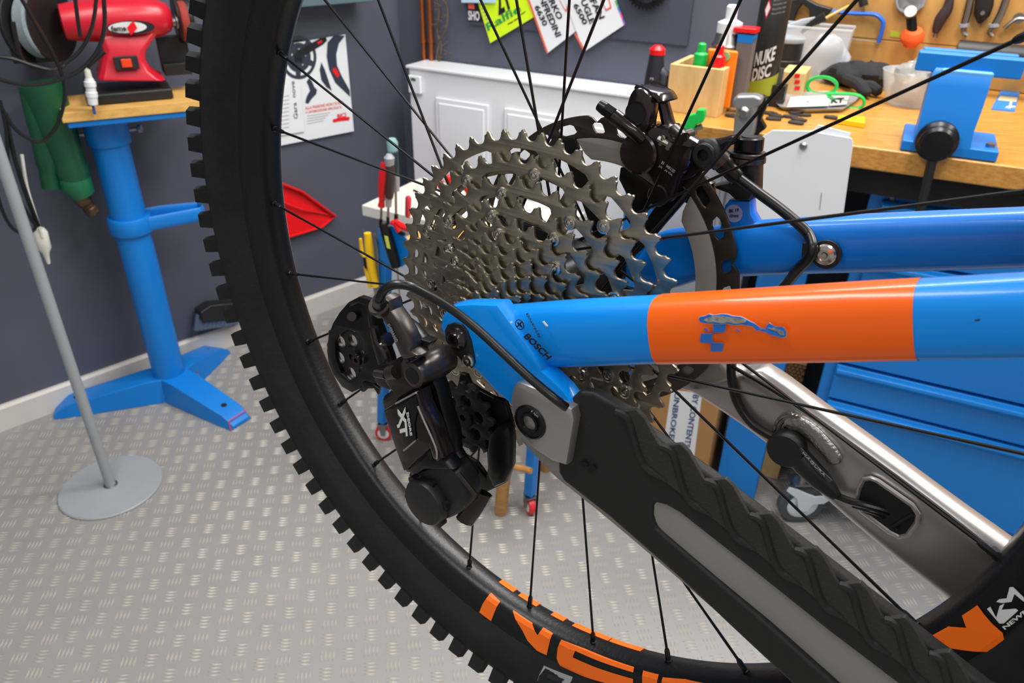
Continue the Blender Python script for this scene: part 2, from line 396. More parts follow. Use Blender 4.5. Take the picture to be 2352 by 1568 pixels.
c = G(297, 57, .0) + nv * (ra * 1.09); el = [c + sv * (.055 * math.cos(a_)) + UPV * (.0165 * math.sin(a_)) - nv * (.0035 * math.sin(a_) ** 2) for a_ in [2 * math.pi * i / 28 for i in range(28)]]
m = MB(); m.prism(el, nv * .003); lbl = obj('name_label', m, DBLACK, t)
el = [c + sv * (-.008 + .044 * math.cos(a_)) + UPV * (.001 + .013 * math.sin(a_)) - nv * (.003 * math.sin(a_) ** 2 - .0035) for a_ in [2 * math.pi * i / 24 for i in range(24)]]
m = MB(); m.prism(el, nv * .001); obj('label_white', m, DWHITE, lbl)
q = c + nv * .006
text('label_text', 'feme', q - sv * .046 - UPV * .006, q - sv * .012 - UPV * .006, q - sv * .046 + UPV * .007, DBLACK, lbl, bold=.03)
m = MB(); m.box(q + sv * .002 - nv * .001, (.018, .001, .018), (sv + UPV * .9), nv, (UPV - sv * .3)); m.box(q + sv * .002 - nv * .001, (.006, .002, .022), (sv + UPV * .1), nv, UPV); obj('red_cross_mark', m, REDP, lbl)
# wheels and guards of the grinder
cw = G(105, 55)
m = MB(); m.lathe([(.075, -.016), (.078, -.012), (.078, .012), (.075, .016), (.03, .018)], cw - sv * .01, sv * .75 + nv * .55, 36); obj('grinding_wheel', m, mat('grinding_stone_grey', (128, 142, 148), .8, bump=.4, bs=200, var=.1, vs=30), t)
m = MB(); m.lathe([(.088, -.03), (.09, -.026), (.09, -.018), (.05, -.018), (.05, -.03)], cw - sv * .02, sv * .75 + nv * .55, 32)
m.lathe([(.088, .026), (.09, .022), (.09, .02), (.04, .02)], cw - sv * .005 - nv * .02, sv * .75 + nv * .55, 32); m.box(G(70, 110) - nv * .03, (.09, .06, .07), sv, nv, UPV); obj('wheel_guard', m, BLACKP, t, .002)
cw = G(425, 50) - nv * .02
m = MB(); m.lathe([(.056, -.02), (.06, -.016), (.06, .02), (.056, .024), (.01, .026)], cw - nv * .03, sv, 32); m.box(G(405, 130) - nv * .05, (.075, .04, .09), sv, nv, UPV); m.box(G(410, 160) - nv * .03, (.07, .05, .03), sv, nv, UPV); obj('wheel_guard', m, BLACKP, t, .002)
m = MB(); m.lathe([(.01, 0), (.012, .002), (.012, .012), (.02, .014), (.02, .018), (.008, .02)], G(392, 52) - nv * .01, sv, 16); obj('spindle_nut', m, STEEL, t)
m = MB(); m.lathe([(.048, 0), (.05, .004), (.05, .014), (.046, .018)], G(415, 50), sv, 32); obj('wire_wheel', m, mat('dull_red_abrasive', (150, 50, 40), .8, bump=.5, bs=150), t)
# green heat gun hanging on the wall
c = VF(60, 150, V3((-1.28, 1.86, 0)))
def H(px, py): return VF(px, py, V3((-1.28, 1.86, 0)))
ge = H(205, 478); t = thing('heat_gun', 'dark green heat gun hanging nose down with a stained metal nozzle', 'heat gun', ge)
ax = (ge - H(95, 250)).normalized()
m = MB(); a = H(92, 190); b_ = H(178, 432); m.tube([a, a.lerp(b_, .3), a.lerp(b_, .5), a.lerp(b_, .75), a.lerp(b_, .8), b_], [.05, .048, .046, .040, .044, .034], 20); obj('housing', m, DGREEN, t)
m = MB(); a = H(160, 400); b_ = H(192, 448); m.tube([a, a.lerp(b_, .4), b_], [.036, .042, .030], 20); obj('nose_collar', m, mat('green_collar_plastic', (24, 104, 66), .4), t)
m = MB(); a = H(178, 445); b_ = H(216, 488); m.tube([a, a.lerp(b_, .5), a.lerp(b_, .55), a.lerp(b_, .7), a.lerp(b_, .75), b_], [.022, .020, .017, .017, .0195, .0195], 18); m.tube([b_ - ax * .001, b_ + ax * .001], [.013, .013], 16); obj('nozzle', m, mat('heat_stained_steel', (120, 96, 70), .4, metal=.8, rgb2=(70, 56, 50), vs=30), t)
m = MB(); m.tube([b_ + ax * .0005, b_ + ax * .0012], .015, 16); obj('nozzle_bore', m, DARK, t)
m = MB(); m.tube(cr([H(75, 210), H(95, 300), H(112, 390), H(118, 430)]), [.03] * 6 + [.028] * 6 + [.024] * 7, 14); obj('handle', m, DGREEN, t)
# cables
def wire(name, pts, r, m_, label, base=V3((-1.1, 1.72, 0)), cat='cable', group=None, n=8, dz=None):
    P = [VF(x, y, base + V3((NV(base) * (dz[i] if dz else 0)))) for i, (x, y) in enumerate(pts)]
    m = MB(); m.tube(cr(P, 6), r, n); return one(name, m, m_, label, cat, group)
wire('power_cable', [(238, -10), (240, 60), (225, 115), (185, 160), (130, 185), (70, 195), (30, 190), (-10, 180)], .0050, CABLE, 'thick black cable curving in front of the red grinder down to the left')
wire('power_cable', [(222, -10), (212, 60), (185, 115), (140, 150), (95, 160), (55, 140), (40, 100), (30, 50)], .0045, CABLE, 'black cable loop hanging left of the red grinder, inside the thick one', base=V3((-1.12, 1.76, 0)))
wire('power_cable', [(172, -10), (178, 40), (185, 85)], .0045, CABLE, 'short straight black cable hanging in front of the red motor body', base=V3((-1.12, 1.74, 0)))
wire('power_cable', [(45, -10), (85, 60), (120, 120), (145, 180), (148, 230), (130, 290), (95, 325), (60, 315), (30, 290), (5, 250)], .0042, CABLE, 'thin black cable looping across the green heat gun', base=V3((-1.08, 1.74, 0)))
wire('power_cable', [(0, 230), (14, 300), (20, 380), (40, 450), (70, 500), (82, 522), (60, 537), (30, 525), (8, 490), (-8, 440)], .0040, CABLE, 'black cable hanging in a long loop behind the grey pole', base=V3((-1.22, 1.72, 0)))
wire('power_cable', [(12, 260), (28, 340), (55, 430), (88, 520)], .0055, CABLE, 'straight black cable running down beside the grey pole', base=V3((-1.22, 1.74, 0)))
wire('power_cable', [(-10, 130), (30, 135), (75, 150), (120, 160), (150, 150)], .0045, CABLE, 'black cable sagging sideways below the grinding wheel', base=V3((-1.13, 1.75, 0)))
wire('white_cable', [(50, 355), (62, 430), (80, 490), (98, 545)], .004, CREAM, 'cream white cable beside the grey pole', base=V3((-1.24, 1.76, 0)))
def H2(px, py): return VF(px, py, V3((-1.24, 1.78, 0)))
m = MB(); a = H2(90, 525); b_ = H2(112, 605); m.tube([a, a.lerp(b_, .1), a.lerp(b_, .55), a.lerp(b_, .7), b_], [.012, .017, .016, .008, .004], 12); one('cable_plug', m, CREAM, 'white plug hanging at the wall behind the grey pole', 'plug')
t0 = H2(208, 170); t = thing('cable_connector', 'white ribbed cable connector hanging in front of the wooden grinder top', 'connector', G(212, 250, .13))
m = MB(); a = G(205, 180, .13); b_ = G(214, 240, .13); m.tube([a.lerp(b_, x) for x in (0, .1, .12, .3, .32, .5, .52, .7, .72, 1)], [.009, .011, .013, .0135, .0115, .0115, .0135, .0135, .012, .011], 14); obj('housing', m, WHITEP, t)
m = MB(); a = G(199, 155, .13); m.tube([a, G(205, 182, .13)], [.006, .008], 10); obj('strain_relief', m, CREAM, t)
m = MB(); m.tube([G(213, 240, .13), G(218, 262, .13)], .0035, 8); obj('cable_tail', m, mat('blue_wire', (40, 80, 150), .5), t)
wire('power_cable', [(240, 118), (215, 140), (203, 150), (200, 160)], .006, CABLE, 'black cable end entering the white ribbed connector', base=G(205, 160, .13))
# poster and leaflet on the left wall
def quadpanel(name, label, cat, pts, fn, off, m_, th=.003):
    P = [fn(x, y, off) for x, y in pts]; c = sum(P, V3((0, 0, 0))) / 4
    n = (P[1] - P[0]).cross(P[3] - P[0]).normalized(); n = n if n.dot(CAM - c) > 0 else -n
    lo = min(P, key=lambda q: q.z); t = thing(name, label, cat, (c.x, c.y, lo.z))
    m = MB(); m.prism([q - n * th for q in P], n * th); o = obj('sheet', m, m_, t)
    return t, P, n
def WLp(off=.012): return lambda x, y: WL(x, y, off)
t, P, n = quadpanel('poster', 'white bicycle parts poster on the slate wall showing a crankset and a wheel', 'poster', [(590, 345), (813, 301), (793, 79), (600, 112)], WL, .012, PAPER)
def art(name, pts, m_, parent, fn, k=1): 
    mm = MB(); Q = [fn(x, y) for x, y in pts]; nn = (Q[1] - Q[0]).cross(Q[2] - Q[0]).normalized(); nn = nn if nn.dot(CAM - Q[0]) > 0 else -nn
    mm.prism([q + nn * .0002 for q in Q], nn * (.0004 * k)); return obj(name, mm, m_, parent)
def ring_art(name, cx, cy, rx, ry, th, m_, parent, fn, a0=0, a1=360, k=1):
    mm = MB(); N = 36; L = []
    for i in range(N + 1):
        a = math.radians(a0 + (a1 - a0) * i / N); o_ = fn(cx + rx * math.cos(a), cy + ry * math.sin(a)); i_ = fn(cx + rx * th * math.cos(a), cy + ry * th * math.sin(a)); nn = N1 if fn(0, 0) is None else (CAM - o_).normalized()
        L.append([o_ + nn * .0003, i_ + nn * .0003, i_ + nn * (.0003 + .0006 * k), o_ + nn * (.0003 + .0006 * k)])
    mm.loft(L); return obj(name, mm, m_, parent)
fw = WLp(.0125)
INK = mat('print_slate_ink', (44, 50, 66), .5)
ring_art('printed_chainring', 686, 132, 41, 50, .84, INK, t, fw)
ring_art('printed_chainring', 686, 132, 28, 34, .62, INK, t, fw)
for a in range(0, 360, 72):
    ca_, sa_ = math.cos(math.radians(a + 20)), math.sin(math.radians(a + 20)); art('printed_spider_arm', [(686 + 10 * sa_, 132 - 12 * ca_), (686 + 34 * ca_ + 5 * sa_, 132 + 42 * sa_ - 6 * ca_), (686 + 34 * ca_ - 5 * sa_, 132 + 42 * sa_ + 6 * ca_), (686 - 10 * sa_, 132 + 12 * ca_)], INK, t, fw, 1.5)
art('printed_crank', [(679, 118), (735, 88), (748, 85), (751, 93), (742, 102), (690, 133), (680, 130)], DBLACK, t, fw, 2)
art('printed_crank_mark', [(728, 97), (738, 92), (740, 97), (730, 102)], REDP, t, fw, 3)
m = MB(); Q = [(768, 80), (752, 98), (750, 130), (756, 160), (770, 190), (804, 222), (803, 207), (785, 175), (774, 150), (772, 125), (778, 100), (792, 82)]
m.prism([fw(x, y) + N1 * .0003 for x, y in Q], N1 * .0006); obj('printed_tyre', m, INK, t)
art('printed_tyre_mark', [(762, 160), (770, 155), (780, 172), (774, 178)], REDP, t, fw, 3)
m = MB(); Q = [(710, 178), (716, 186), (722, 200), (728, 206), (726, 216), (716, 226), (708, 238), (701, 236), (704, 222), (712, 208), (708, 196), (704, 188)]
m.prism([fw(x, y) + N1 * .0003 for x, y in Q], N1 * .0006); Q = [(738, 143), (746, 160), (752, 178), (762, 208), (750, 200), (738, 184), (734, 160)]; m.prism([fw(x, y) + N1 * .0003 for x, y in Q], N1 * .0006); obj('printed_derailleur', m, INK, t)
fa = lambda x, y: fw(x, y)
OR2 = mat('print_orange_red', (226, 96, 70), .5)
text('poster_text', 'ALLA PASSIONE NON C\'E FINE', fw(701, 252), fw(788, 238), fw(700, 245), OR2, t, bold=.01)
text('poster_text', 'A UN\'EMOZIONE SPECIALE SI', fw(702, 261), fw(784, 248), fw(701, 255), OR2, t, bold=.01)
text('poster_text', 'BICI', fw(775, 272), fw(795, 268), fw(774, 262), REDP, t, bold=.03)
art('printed_red_banner', [(764, 274), (784, 269), (803, 268), (802, 276), (782, 278), (765, 281)], REDP, t, fw, 2)
for i in range(4): art('printed_fine_line', [(705, 266 + i * 6), (758 - i * 5, 258 + i * 6), (758 - i * 5, 259 + i * 6), (705, 267 + i * 6)], DGREY, t, fw)
t, P, n = quadpanel('leaflet', 'narrow white leaflet with handwriting on the left part of the poster', 'leaflet', [(600, 318), (700, 302), (688, 183), (610, 170)], WL, .018, PAPER, .001)
fw2 = WLp(.0185)
text('handwriting', 'Gara  nove', fw2(684, 272), fw2(676, 186), fw2(675, 273), DBLACK, t)
for i in range(9): art('printed_fine_line', [(645, 222 + i * 9), (664, 219 + i * 9), (664, 220 + i * 9), (645, 223 + i * 9)], DGREY, t, fw2)
# teal grey shelf edge at the top of the left wall
m = MB(); a, b_ = WL(640, 16, .10), WL(858, 8, .10); dd = (b_ - a); 
a.z = b_.z = (a.z + b_.z) / 2
m.prism([a, b_, b_ - N1 * .10, a - N1 * .10], UPV * .05); one('wall_shelf', m, mat('teal_grey_metal', (84, 104, 112), .5), 'teal grey metal shelf on the left wall above the poster', 'shelf', bevel=.003)
# red dustpan and dark brush hanging on the left wall
dp = WL(640, 500, .03); t = thing('dustpan', 'red plastic dustpan hanging on the left wall behind the wheel', 'dustpan', dp)
m = MB(); O = [(560, 400), (650, 420), (693, 437), (770, 495), (740, 522), (665, 547), (560, 575)]
m.prism([WL(x, y, .004 if i in (1, 2, 3) else .02) for i, (x, y) in enumerate(O)], N1 * .004)
obj('pan', m, REDP, t, .001)
m = MB(); m.tube([WL(x, y, .02 if i else .01) for i, (x, y) in enumerate([(560, 402), (650, 423), (693, 440), (768, 495)])], .005, 8, flat=2.2); m.tube([WL(600, 445, .03), WL(690, 480, .03), WL(768, 495, .014)], .004, 8); m.tube([WL(660, 545, .025), WL(740, 521, .022), WL(770, 496, .014)], .004, 8); obj('rim', m, REDP, t)
bp = WL(480, 755, .04); t = thing('hand_brush', 'dark hand brush with grey blue bristles hanging low on the left wall', 'brush', bp)
m = MB(); m.prism([WL(x, y, .015) for x, y in [(445, 706), (470, 690), (538, 684), (560, 700), (545, 718), (450, 728)]], N1 * .05); obj('head', m, BLACKP, t, .004)
BR = mat('bristle_blue_grey', (70, 84, 104), .7)
for i in range(10):
    m = MB(); x = 452 + i * 9.5; m.tube([WL(x + 2, 722 - i * 1.0, .045), WL(x - 1 + i * .3, 758 - i * 1.5, .05)], [.0075, .0105], 7); m.tube([WL(x + 4, 722 - i * 1.0, .025), WL(x + 2, 757 - i * 1.5, .02)], [.0075, .0105], 7); obj('bristle_tuft', m, BR, t)

# ================================================================ back wall
m = MB(); P = [WB(1077, 58, .012), WB(1578, 103, .012)]; P[0].z = P[1].z = (P[0].z + P[1].z) / 2
a, b_ = P; PB = mat('slate_board_paint', (64, 67, 82), .55)
m.prism([a, b_, b_ + UPV * .6, a + UPV * .6], N2 * -.012); one('wall_board', m, PB, 'flat slate grey board on the back wall behind the race number plates', 'board', bevel=.002)
# copper pipes
for i, x in enumerate((975, 992)):
    a = WB(x, 156, .02); m = MB(); m.tube([V3((a.x, a.y, .80)), V3((a.x, a.y, 1.5))], .0085, 14)
    o = one('copper_pipe', m, COPPER, ['left of the two bare copper pipes above the white heater', 'right of the two bare copper pipes, beside the dried twig'][i], 'pipe')
    c = V3((a.x, a.y, WB(x, 98, .02).z)); m = MB(); m.tube([c, c + UPV * .012], .011, 14); m.tube([c + N2 * .0, c - N2 * .02], .005, 8); obj('pipe_clip', m, COPPER, o)
def twig_pts(): return [(1002, -10), (1025, 25), (1024, 60), (1012, 100), (1008, 125), (1004, 140)]
t = thing('thorny_twig', 'dried thorny twig wreath hanging beside the copper pipes', 'twig', WB(1008, 145, .03))
TW = mat('dry_twig', (112, 92, 62), .8, rgb2=(70, 60, 50), vs=30)
m = MB(); m.tube(cr([WB(x, y, .03) for x, y in [(1000, -12), (1022, 5), (1028, 35), (1022, 70), (1008, 100), (1002, 138)]], 5), .0025, 7); obj('branch', m, TW, t)
m = MB(); m.tube(cr([WB(x, y, .02) for x, y in [(1000, -12), (1008, 25), (1004, 70), (1014, 110), (1006, 150)]], 5), .003, 7); obj('branch', m, TW, t)
rnd = random.Random(3)
for i in range(16):
    m = MB(); x, y = 1000 + rnd.random() * 22, 5 + i * 8.5; a = WB(x, y, .025); m.tube([a, a + V3((rnd.uniform(-.03, .03), rnd.uniform(-.01, .01), rnd.uniform(-.02, .02)))], [.002, .0006], 5); obj('thorn', m, TW, t)
# number plates on the board
def bib(name, label, pts, m_, off): return quadpanel(name, label, 'plate', pts, WB, off, m_, .0015)
LIME = mat('fluo_yellow_card', (212, 244, 26), .5)
t, P, n = bib('race_number_plate', 'fluorescent yellow race number plate on the slate board, leftmost of the tilted plates', [(1126, 99), (1228, 38), (1200, -60), (1090, -20)], LIME, .018)
fb = lambda x, y: WB(x, y, .0185)
DG = mat('print_green', (10, 150, 70), .5)
text('number_text', '21', fb(1146, 36), fb(1172, 20), fb(1130, -20), DBLACK, t, bold=.03)
text('name_text', 'Ralfie', fb(1121, 72), fb(1198, 26), fb(1115, 55), DG, t, bold=.02)
for a_, b2 in (((1166, 57), (1178, 51)), ((1180, 49), (1194, 41)), ((1196, 35), (1206, 28))): art('printed_dash', [a_, b2, (b2[0] + 1, b2[1] - 3), (a_[0] + 1, a_[1] - 3)], DBLACK, t, fb)
for i in range(5): art('printed_fine_line', [(1106 + i * 3, 20 + i * 8), (1114 + i * 3, 15 + i * 8), (1115 + i * 3, 17 + i * 8), (1107 + i * 3, 22 + i * 8)], DGREY, t, fb)
t, P, n = bib('race_number_plate', 'white race number plate ending in 6630, middle of the three tilted plates', [(1256, 123), (1335, 62), (1290, -40), (1205, -20)], PAPER, .020)
fb = lambda x, y: WB(x, y, .0205)
art('orange_edge', [(1256, 123), (1259, 120), (1209, -22), (1205, -20)], OR2, t, fb)
text('number_text', '6630', fb(1227, 16), fb(1248, 61), fb(1238, 10), DBLACK, t, bold=.03)
text('name_text', 'NFREDINI', fb(1237, -4), fb(1277, 86), fb(1250, -10), DBLACK, t, bold=.03)
text('name_text', 'IRKO', fb(1257, -2), fb(1281, 46), fb(1270, -8), DBLACK, t, bold=.03)
art('printed_box', [(1280, -10), (1300, -20), (1305, 22), (1300, 28)], OR2, t, fb); art('printed_box_inner', [(1283, -6), (1298, -14), (1301, 19), (1299, 22)], PAPER, t, fb, 2)
t, P, n = bib('race_number_plate', 'white race number plate ending in 6500, rightmost of the three tilted plates', [(1341, 119), (1434, 57), (1395, -60), (1290, -20)], PAPER, .0225)
fb = lambda x, y: WB(x, y, .023)
art('orange_edge', [(1341, 119), (1345, 116), (1322, 74), (1319, 78)], OR2, t, fb)
text('number_text', '6500', fb(1316, 12), fb(1340, 58), fb(1327, 6), DBLACK, t, bold=.03)
text('name_text', 'UGLE', fb(1333, 2), fb(1355, 56), fb(1346, -4), DBLACK, t, bold=.03)
text('name_text', 'EFAN', fb(1348, -10), fb(1377, 45), fb(1361, -16), DBLACK, t, bold=.03)
art('printed_box', [(1378, -4), (1396, -14), (1405, 18), (1392, 26)], OR2, t, fb); art('printed_box_inner', [(1381, -2), (1394, -10), (1401, 16), (1392, 21)], PAPER, t, fb, 2)
for i, cc in enumerate(((60, 180, 90), (60, 120, 210), (230, 80, 150), (150, 80, 190))): art('printed_colour_edge', [(1412 + i * 5.5, 2 + i * 14), (1415 + i * 5.5, 0 + i * 14), (1420 + i * 5.5, 12 + i * 14), (1417 + i * 5.5, 15 + i * 14)], mat('print_edge_%d' % i, cc, .5), t, fb)
t, P, n = quadpanel('wall_sign', 'small black sign with white capitals half hidden behind the yellow plate', 'sign', [(1075, 47), (1118, 50), (1112, -20), (1070, -22)], WB, .015, DBLACK, .002)
fb = lambda x, y: WB(x, y, .0155)
text('sign_text', 'SHO', fb(1076, 46), fb(1102, 48), fb(1075, 24), DWHITE, t, bold=.03)
art('red_badge', [(1076, 20), (1090, 21), (1089, 8), (1075, 7)], OR2, t, fb)
t, P, n = quadpanel('paper_slip', 'pale blue paper slip above the yellow plate', 'paper', [(1060, 6), (1138, 7), (1138, -30), (1058, -30)], WB, .026, mat('pale_blue_paper', (180, 214, 232), .6), .002)
# chainring hung on the board
c = WB(1486, -38, .03); t = thing('wall_chainring', 'black chainring hanging on the slate board at the top edge', 'chainring', WB(1486, 18, .03))
lp = []
for i in range(36):
    for fr, r in ((0, .066), (.3, .066), (.45, .072), (.7, .072), (.85, .066)): a = 2 * math.pi * (i + fr) / 36; lp.append((r * math.cos(a), r * math.sin(a)))
Mx = Matrix((D2, UPV, D2.cross(UPV))).transposed().to_4x4(); Mx.translation = c
plate('toothed_ring', [lp, circle(.052, 32)], .004, Mx, BLACKM, t)
m = MB()
for i in range(5):
    a = 2 * math.pi * i / 5 + .3; m.tube([c + (D2 * math.cos(a) + UPV * math.sin(a)) * .02, c + (D2 * math.cos(a) + UPV * math.sin(a)) * .054], [.010, .008], 8)
m.lathe([(.012, -.01), (.025, -.008), (.025, .008), (.012, .01)], c, N2, 20); obj('spider', m, BLACKM, t)
# white heater panel
a, b_ = WB(938, 163, .13), WB(1700, 245, .13); zt_ = (WB(938, 163, .13).z + WB(1441, 213, .13).z) / 2
a = V3((a.x, a.y, 0)); LR = 1.25
t = thing('radiator', 'white enamelled wall heater with raised rectangular panels along the back wall', 'radiator', a + D2 * LR / 2 - N2 * .06)
z0 = .12
m = MB(); m.box(a + D2 * LR / 2 - N2 * .06 + UPV * (z0 + zt_) / 2, (LR, .12, zt_ - z0), D2, N2, UPV); rb = obj('casing', m, WHITEP, t, .006)
m = MB(); m.box(a + D2 * LR / 2 - N2 * .058 + UPV * (zt_ + .004), (LR + .01, .135, .01), D2, N2, UPV); obj('top_ledge', m, WHITEP, t, .003)
for i in range(4):
    u0 = .115 + i * .275
    z1, z2 = zt_ - .42, zt_ - .085
    for wd, th in ((.215, .010), (.185, .014)):
        m = MB(); c = a + D2 * (u0 + .107) + N2 * th / 2 + UPV * (z1 + z2) / 2; m.box(c, (wd, th, (z2 - z1) * (1 if wd > .2 else .9)), D2, N2, UPV); obj('raised_panel', m, WHITEP, t, .004)
m = MB(); q = a + D2 * .033 + N2 * .008 + UPV * (zt_ - .052); m.box(q, (.052, .016, .06), D2, N2, UPV); th = obj('thermostat', m, WHITEP, t, .004)
m = MB(); m.box(q + N2 * .0085 + UPV * .018 - D2 * .002, (.02, .002, .009), D2, N2, UPV); obj('display', m, mat('lcd_green', (60, 96, 70), .3), th)
# ================================================================ workbench and what stands on it
ZB = 1.0
DB = V3((0.90, -0.436, 0)).normalized(); NB = V3((-DB.y, DB.x, 0)); NB = NB if NB.y < 0 else -NB     # along the bench / toward the viewer
pf = Z(1961, 334, ZB)
def onF(px, py, off=0.0): return PL(px, py, pf + NB * off, NB)
xl = (onF(1462, 270) - pf).dot(DB); xr = 1.9
bo = pf + DB * xl; t = thing('workbench', 'wooden topped workbench along the back wall with the blue vise on it', 'workbench', (bo.x, bo.y, 0))
bench = t
TH = .043; BD = .74
for i in range(6):
    wd = BD / 6; m = MB(); c = pf + DB * ((xl + xr) / 2) - NB * (wd * (i + .5)); m.box((c.x, c.y, ZB - TH / 2), (xr - xl, wd - .0012, TH), DB, NB, UPV); obj('plank', m, BWOOD, t, .004 if i == 0 else .0006)
SHADE = mat('navy_under_bench_shade', (14, 20, 36), .6)  # dark navy colour standing in for deep shade under the bench and cabinet
m = MB(); c = pf + DB * (.75 + .0) - NB * .56; m.box((c.x, c.y, ZB - TH - .36), (1.7, .02, .70), DB, NB, UPV); obj('shade_back_sheet', m, SHADE, t)  # added dark sheet, paints the shade at the back under the bench
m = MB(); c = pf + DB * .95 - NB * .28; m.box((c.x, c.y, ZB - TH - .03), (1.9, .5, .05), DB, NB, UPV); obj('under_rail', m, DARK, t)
lg = Z(1672, 1122); lo = (lg - pf).dot(NB)
for k, dx in enumerate((0.0, 1.2)):
    m = MB(); c = lg + DB * (.02 + dx); m.box((c.x, c.y, (ZB - TH) / 2), (.105, .045, ZB - TH), DB, NB, UPV); m.box((c.x + NB.x * -.2 - DB.x * .02, c.y + NB.y * -.2 - DB.y * .02, (ZB - TH) / 2), (.06, .4, ZB - TH - .1), DB, NB, UPV); obj('leg', m, SBLUE, t, .002)
m = MB(); c = lg + DB * .17 - NB * .22; m.box((c.x, c.y, (ZB - TH) / 2 - .01), (.22, .012, ZB - TH - .03), DB, NB, UPV); obj('side_panel', m, SHADE, t)  # added dark sheet for the shade between leg and cabinet, not a bench part
# --- wooden box with bottles
c0 = Z(1646, 271, ZB); cl = Z(1527, 254, ZB); u = (cl - c0); Lu = u.length; u.normalize(); v = V3((-u.y, u.x, 0)); v = v if v.y > 0 else -v
c_r = PL(1743, 200, c0, V3((v.y, -v.x, 0))); Lv = max(.12, min(.16, abs((c_r - c0).dot(v)) if c_r.y < 4 else .14))
hb = VF(1651, 160, c0).z - ZB; Lv = .135
t = thing('wooden_box', 'small open pine box full of bottles and cans on the left end of the bench', 'box', c0 + u * Lu / 2 + v * Lv / 2)
for nm, a, b_, L, in (('front_board', c0 + u * Lu / 2 + v * .006, u, Lu), ('back_board', c0 + u * Lu / 2 + v * (Lv - .006), u, Lu)):
    m = MB(); m.box(a + UPV * hb / 2, (L, .012, hb), b_, u.cross(UPV), UPV); obj(nm, m, BOXW, t, .001)
for a in (c0 + u * .006 + v * Lv / 2, c0 + u * (Lu - .006) + v * Lv / 2):
    m = MB(); m.box(a + UPV * hb / 2, (.012, Lv - .026, hb), u, v, UPV); obj('end_board', m, BOXW, t, .001)
m = MB(); m.box(c0 + u * Lu / 2 + v * Lv / 2 + UPV * .005, (Lu - .026, Lv - .026, .01), u, v, UPV); obj('bottom_board', m, BOXW, t)
def atbox(px, py, k): return PL(px, py, c0 + v * k, v)
def rev(name, P, prof, m_, n=20, parent=None):    # upright body of revolution; prof (radius, height)
    m = MB(); m.lathe(prof, P, UPV, n); return obj(name, m, m_, parent)
def standing(px, k, zb=ZB + .011): q = atbox(px, 200, k); return V3((q.x, q.y, zb))
p = standing(1600, .035); H_ = VF(1600, 98, p).z - p.z
t = thing('dropper_bottle', 'small black bottle with a green screw cap in the wooden box', 'bottle', p)
rev('bottle_body', p, [(.014, 0), (.014, H_ - .055), (.010, H_ - .048), (.010, H_ - .04)], BLACKP, parent=t); rev('cap', p, [(.0145, H_ - .046), (.0145, H_ - .022), (.009, H_ - .018), (.0085, H_ - .002), (.006, H_)], GREENP, parent=t)
p = standing(1641, .03); H_ = VF(1641, 103, p).z - p.z
t = thing('dropper_bottle', 'small black bottle with a red screw cap in the wooden box', 'bottle', p)
rev('bottle_body', p, [(.014, 0), (.014, H_ - .055), (.010, H_ - .048), (.010, H_ - .04)], BLACKP, parent=t); rev('cap', p, [(.0145, H_ - .046), (.0145, H_ - .022), (.009, H_ - .018), (.0085, H_ - .002), (.006, H_)], REDP, parent=t)
p = standing(1648, .050); H_ = VF(1650, 113, p).z - p.z
t = thing('orange_tub', 'orange plastic tub with a green dot behind the red capped bottle', 'tub', p)
m = MB(); m.box(p + UPV * H_ / 2, (.066, .011, H_), u, v, UPV); obj('tub_body', m, mat('amber_plastic', (244, 128, 14), .35), t, .005)
m = MB(); m.lathe([(.009, 0), (.009, .002)], p + UPV * (H_ - .012) - v * .0065 - u * .010, -v, 16); obj('green_dot', m, mat('pale_green', (130, 196, 130), .4), t)
# spray can
p = standing(1655, .090); p2 = p
Hc = VF(1668, 10, p).z - p.z; rc = .033
t = thing('spray_can', 'black spray can with silver shoulder and white nozzle behind the wooden box front', 'can', p)
rev('can_body', p, [(rc - .002, 0), (rc, .003), (rc, Hc - .085), (rc - .001, Hc - .082)], BLACKP, 28, t)
rev('shoulder', p, [(rc + .001, Hc - .088), (rc + .001, Hc - .08), (rc - .003, Hc - .075), (rc - .008, Hc - .05), (rc - .016, Hc - .04)], STEEL, 28, t)
rev('nozzle_cap', p, [(.026, Hc - .06), (.026, Hc - .035), (.012, Hc - .028), (.012, Hc - .004), (.009, Hc)], WHITEP, 24, t)
# small upright carton with red lid
p = standing(1698, .08); Hq = VF(1700, 60, p).z - p.z
t = thing('small_carton', 'narrow grey and blue carton with a red lid in the wooden box', 'carton', p)
m = MB(); m.box(p + UPV * (Hq - .02) / 2, (.034, .03, Hq - .02), u, v, UPV); obj('carton_body', m, mat('warm_grey_card', (104, 100, 100), .5), t, .001)
m = MB(); m.box(p + UPV * (Hq - .022), (.034, .031, .016), u, v, UPV); obj('blue_band', m, SBLUE, t)
m = MB(); m.box(p + UPV * (Hq - .006) + u * .004, (.048, .036, .010), u, v, UPV); obj('lid', m, REDP, t, .002)
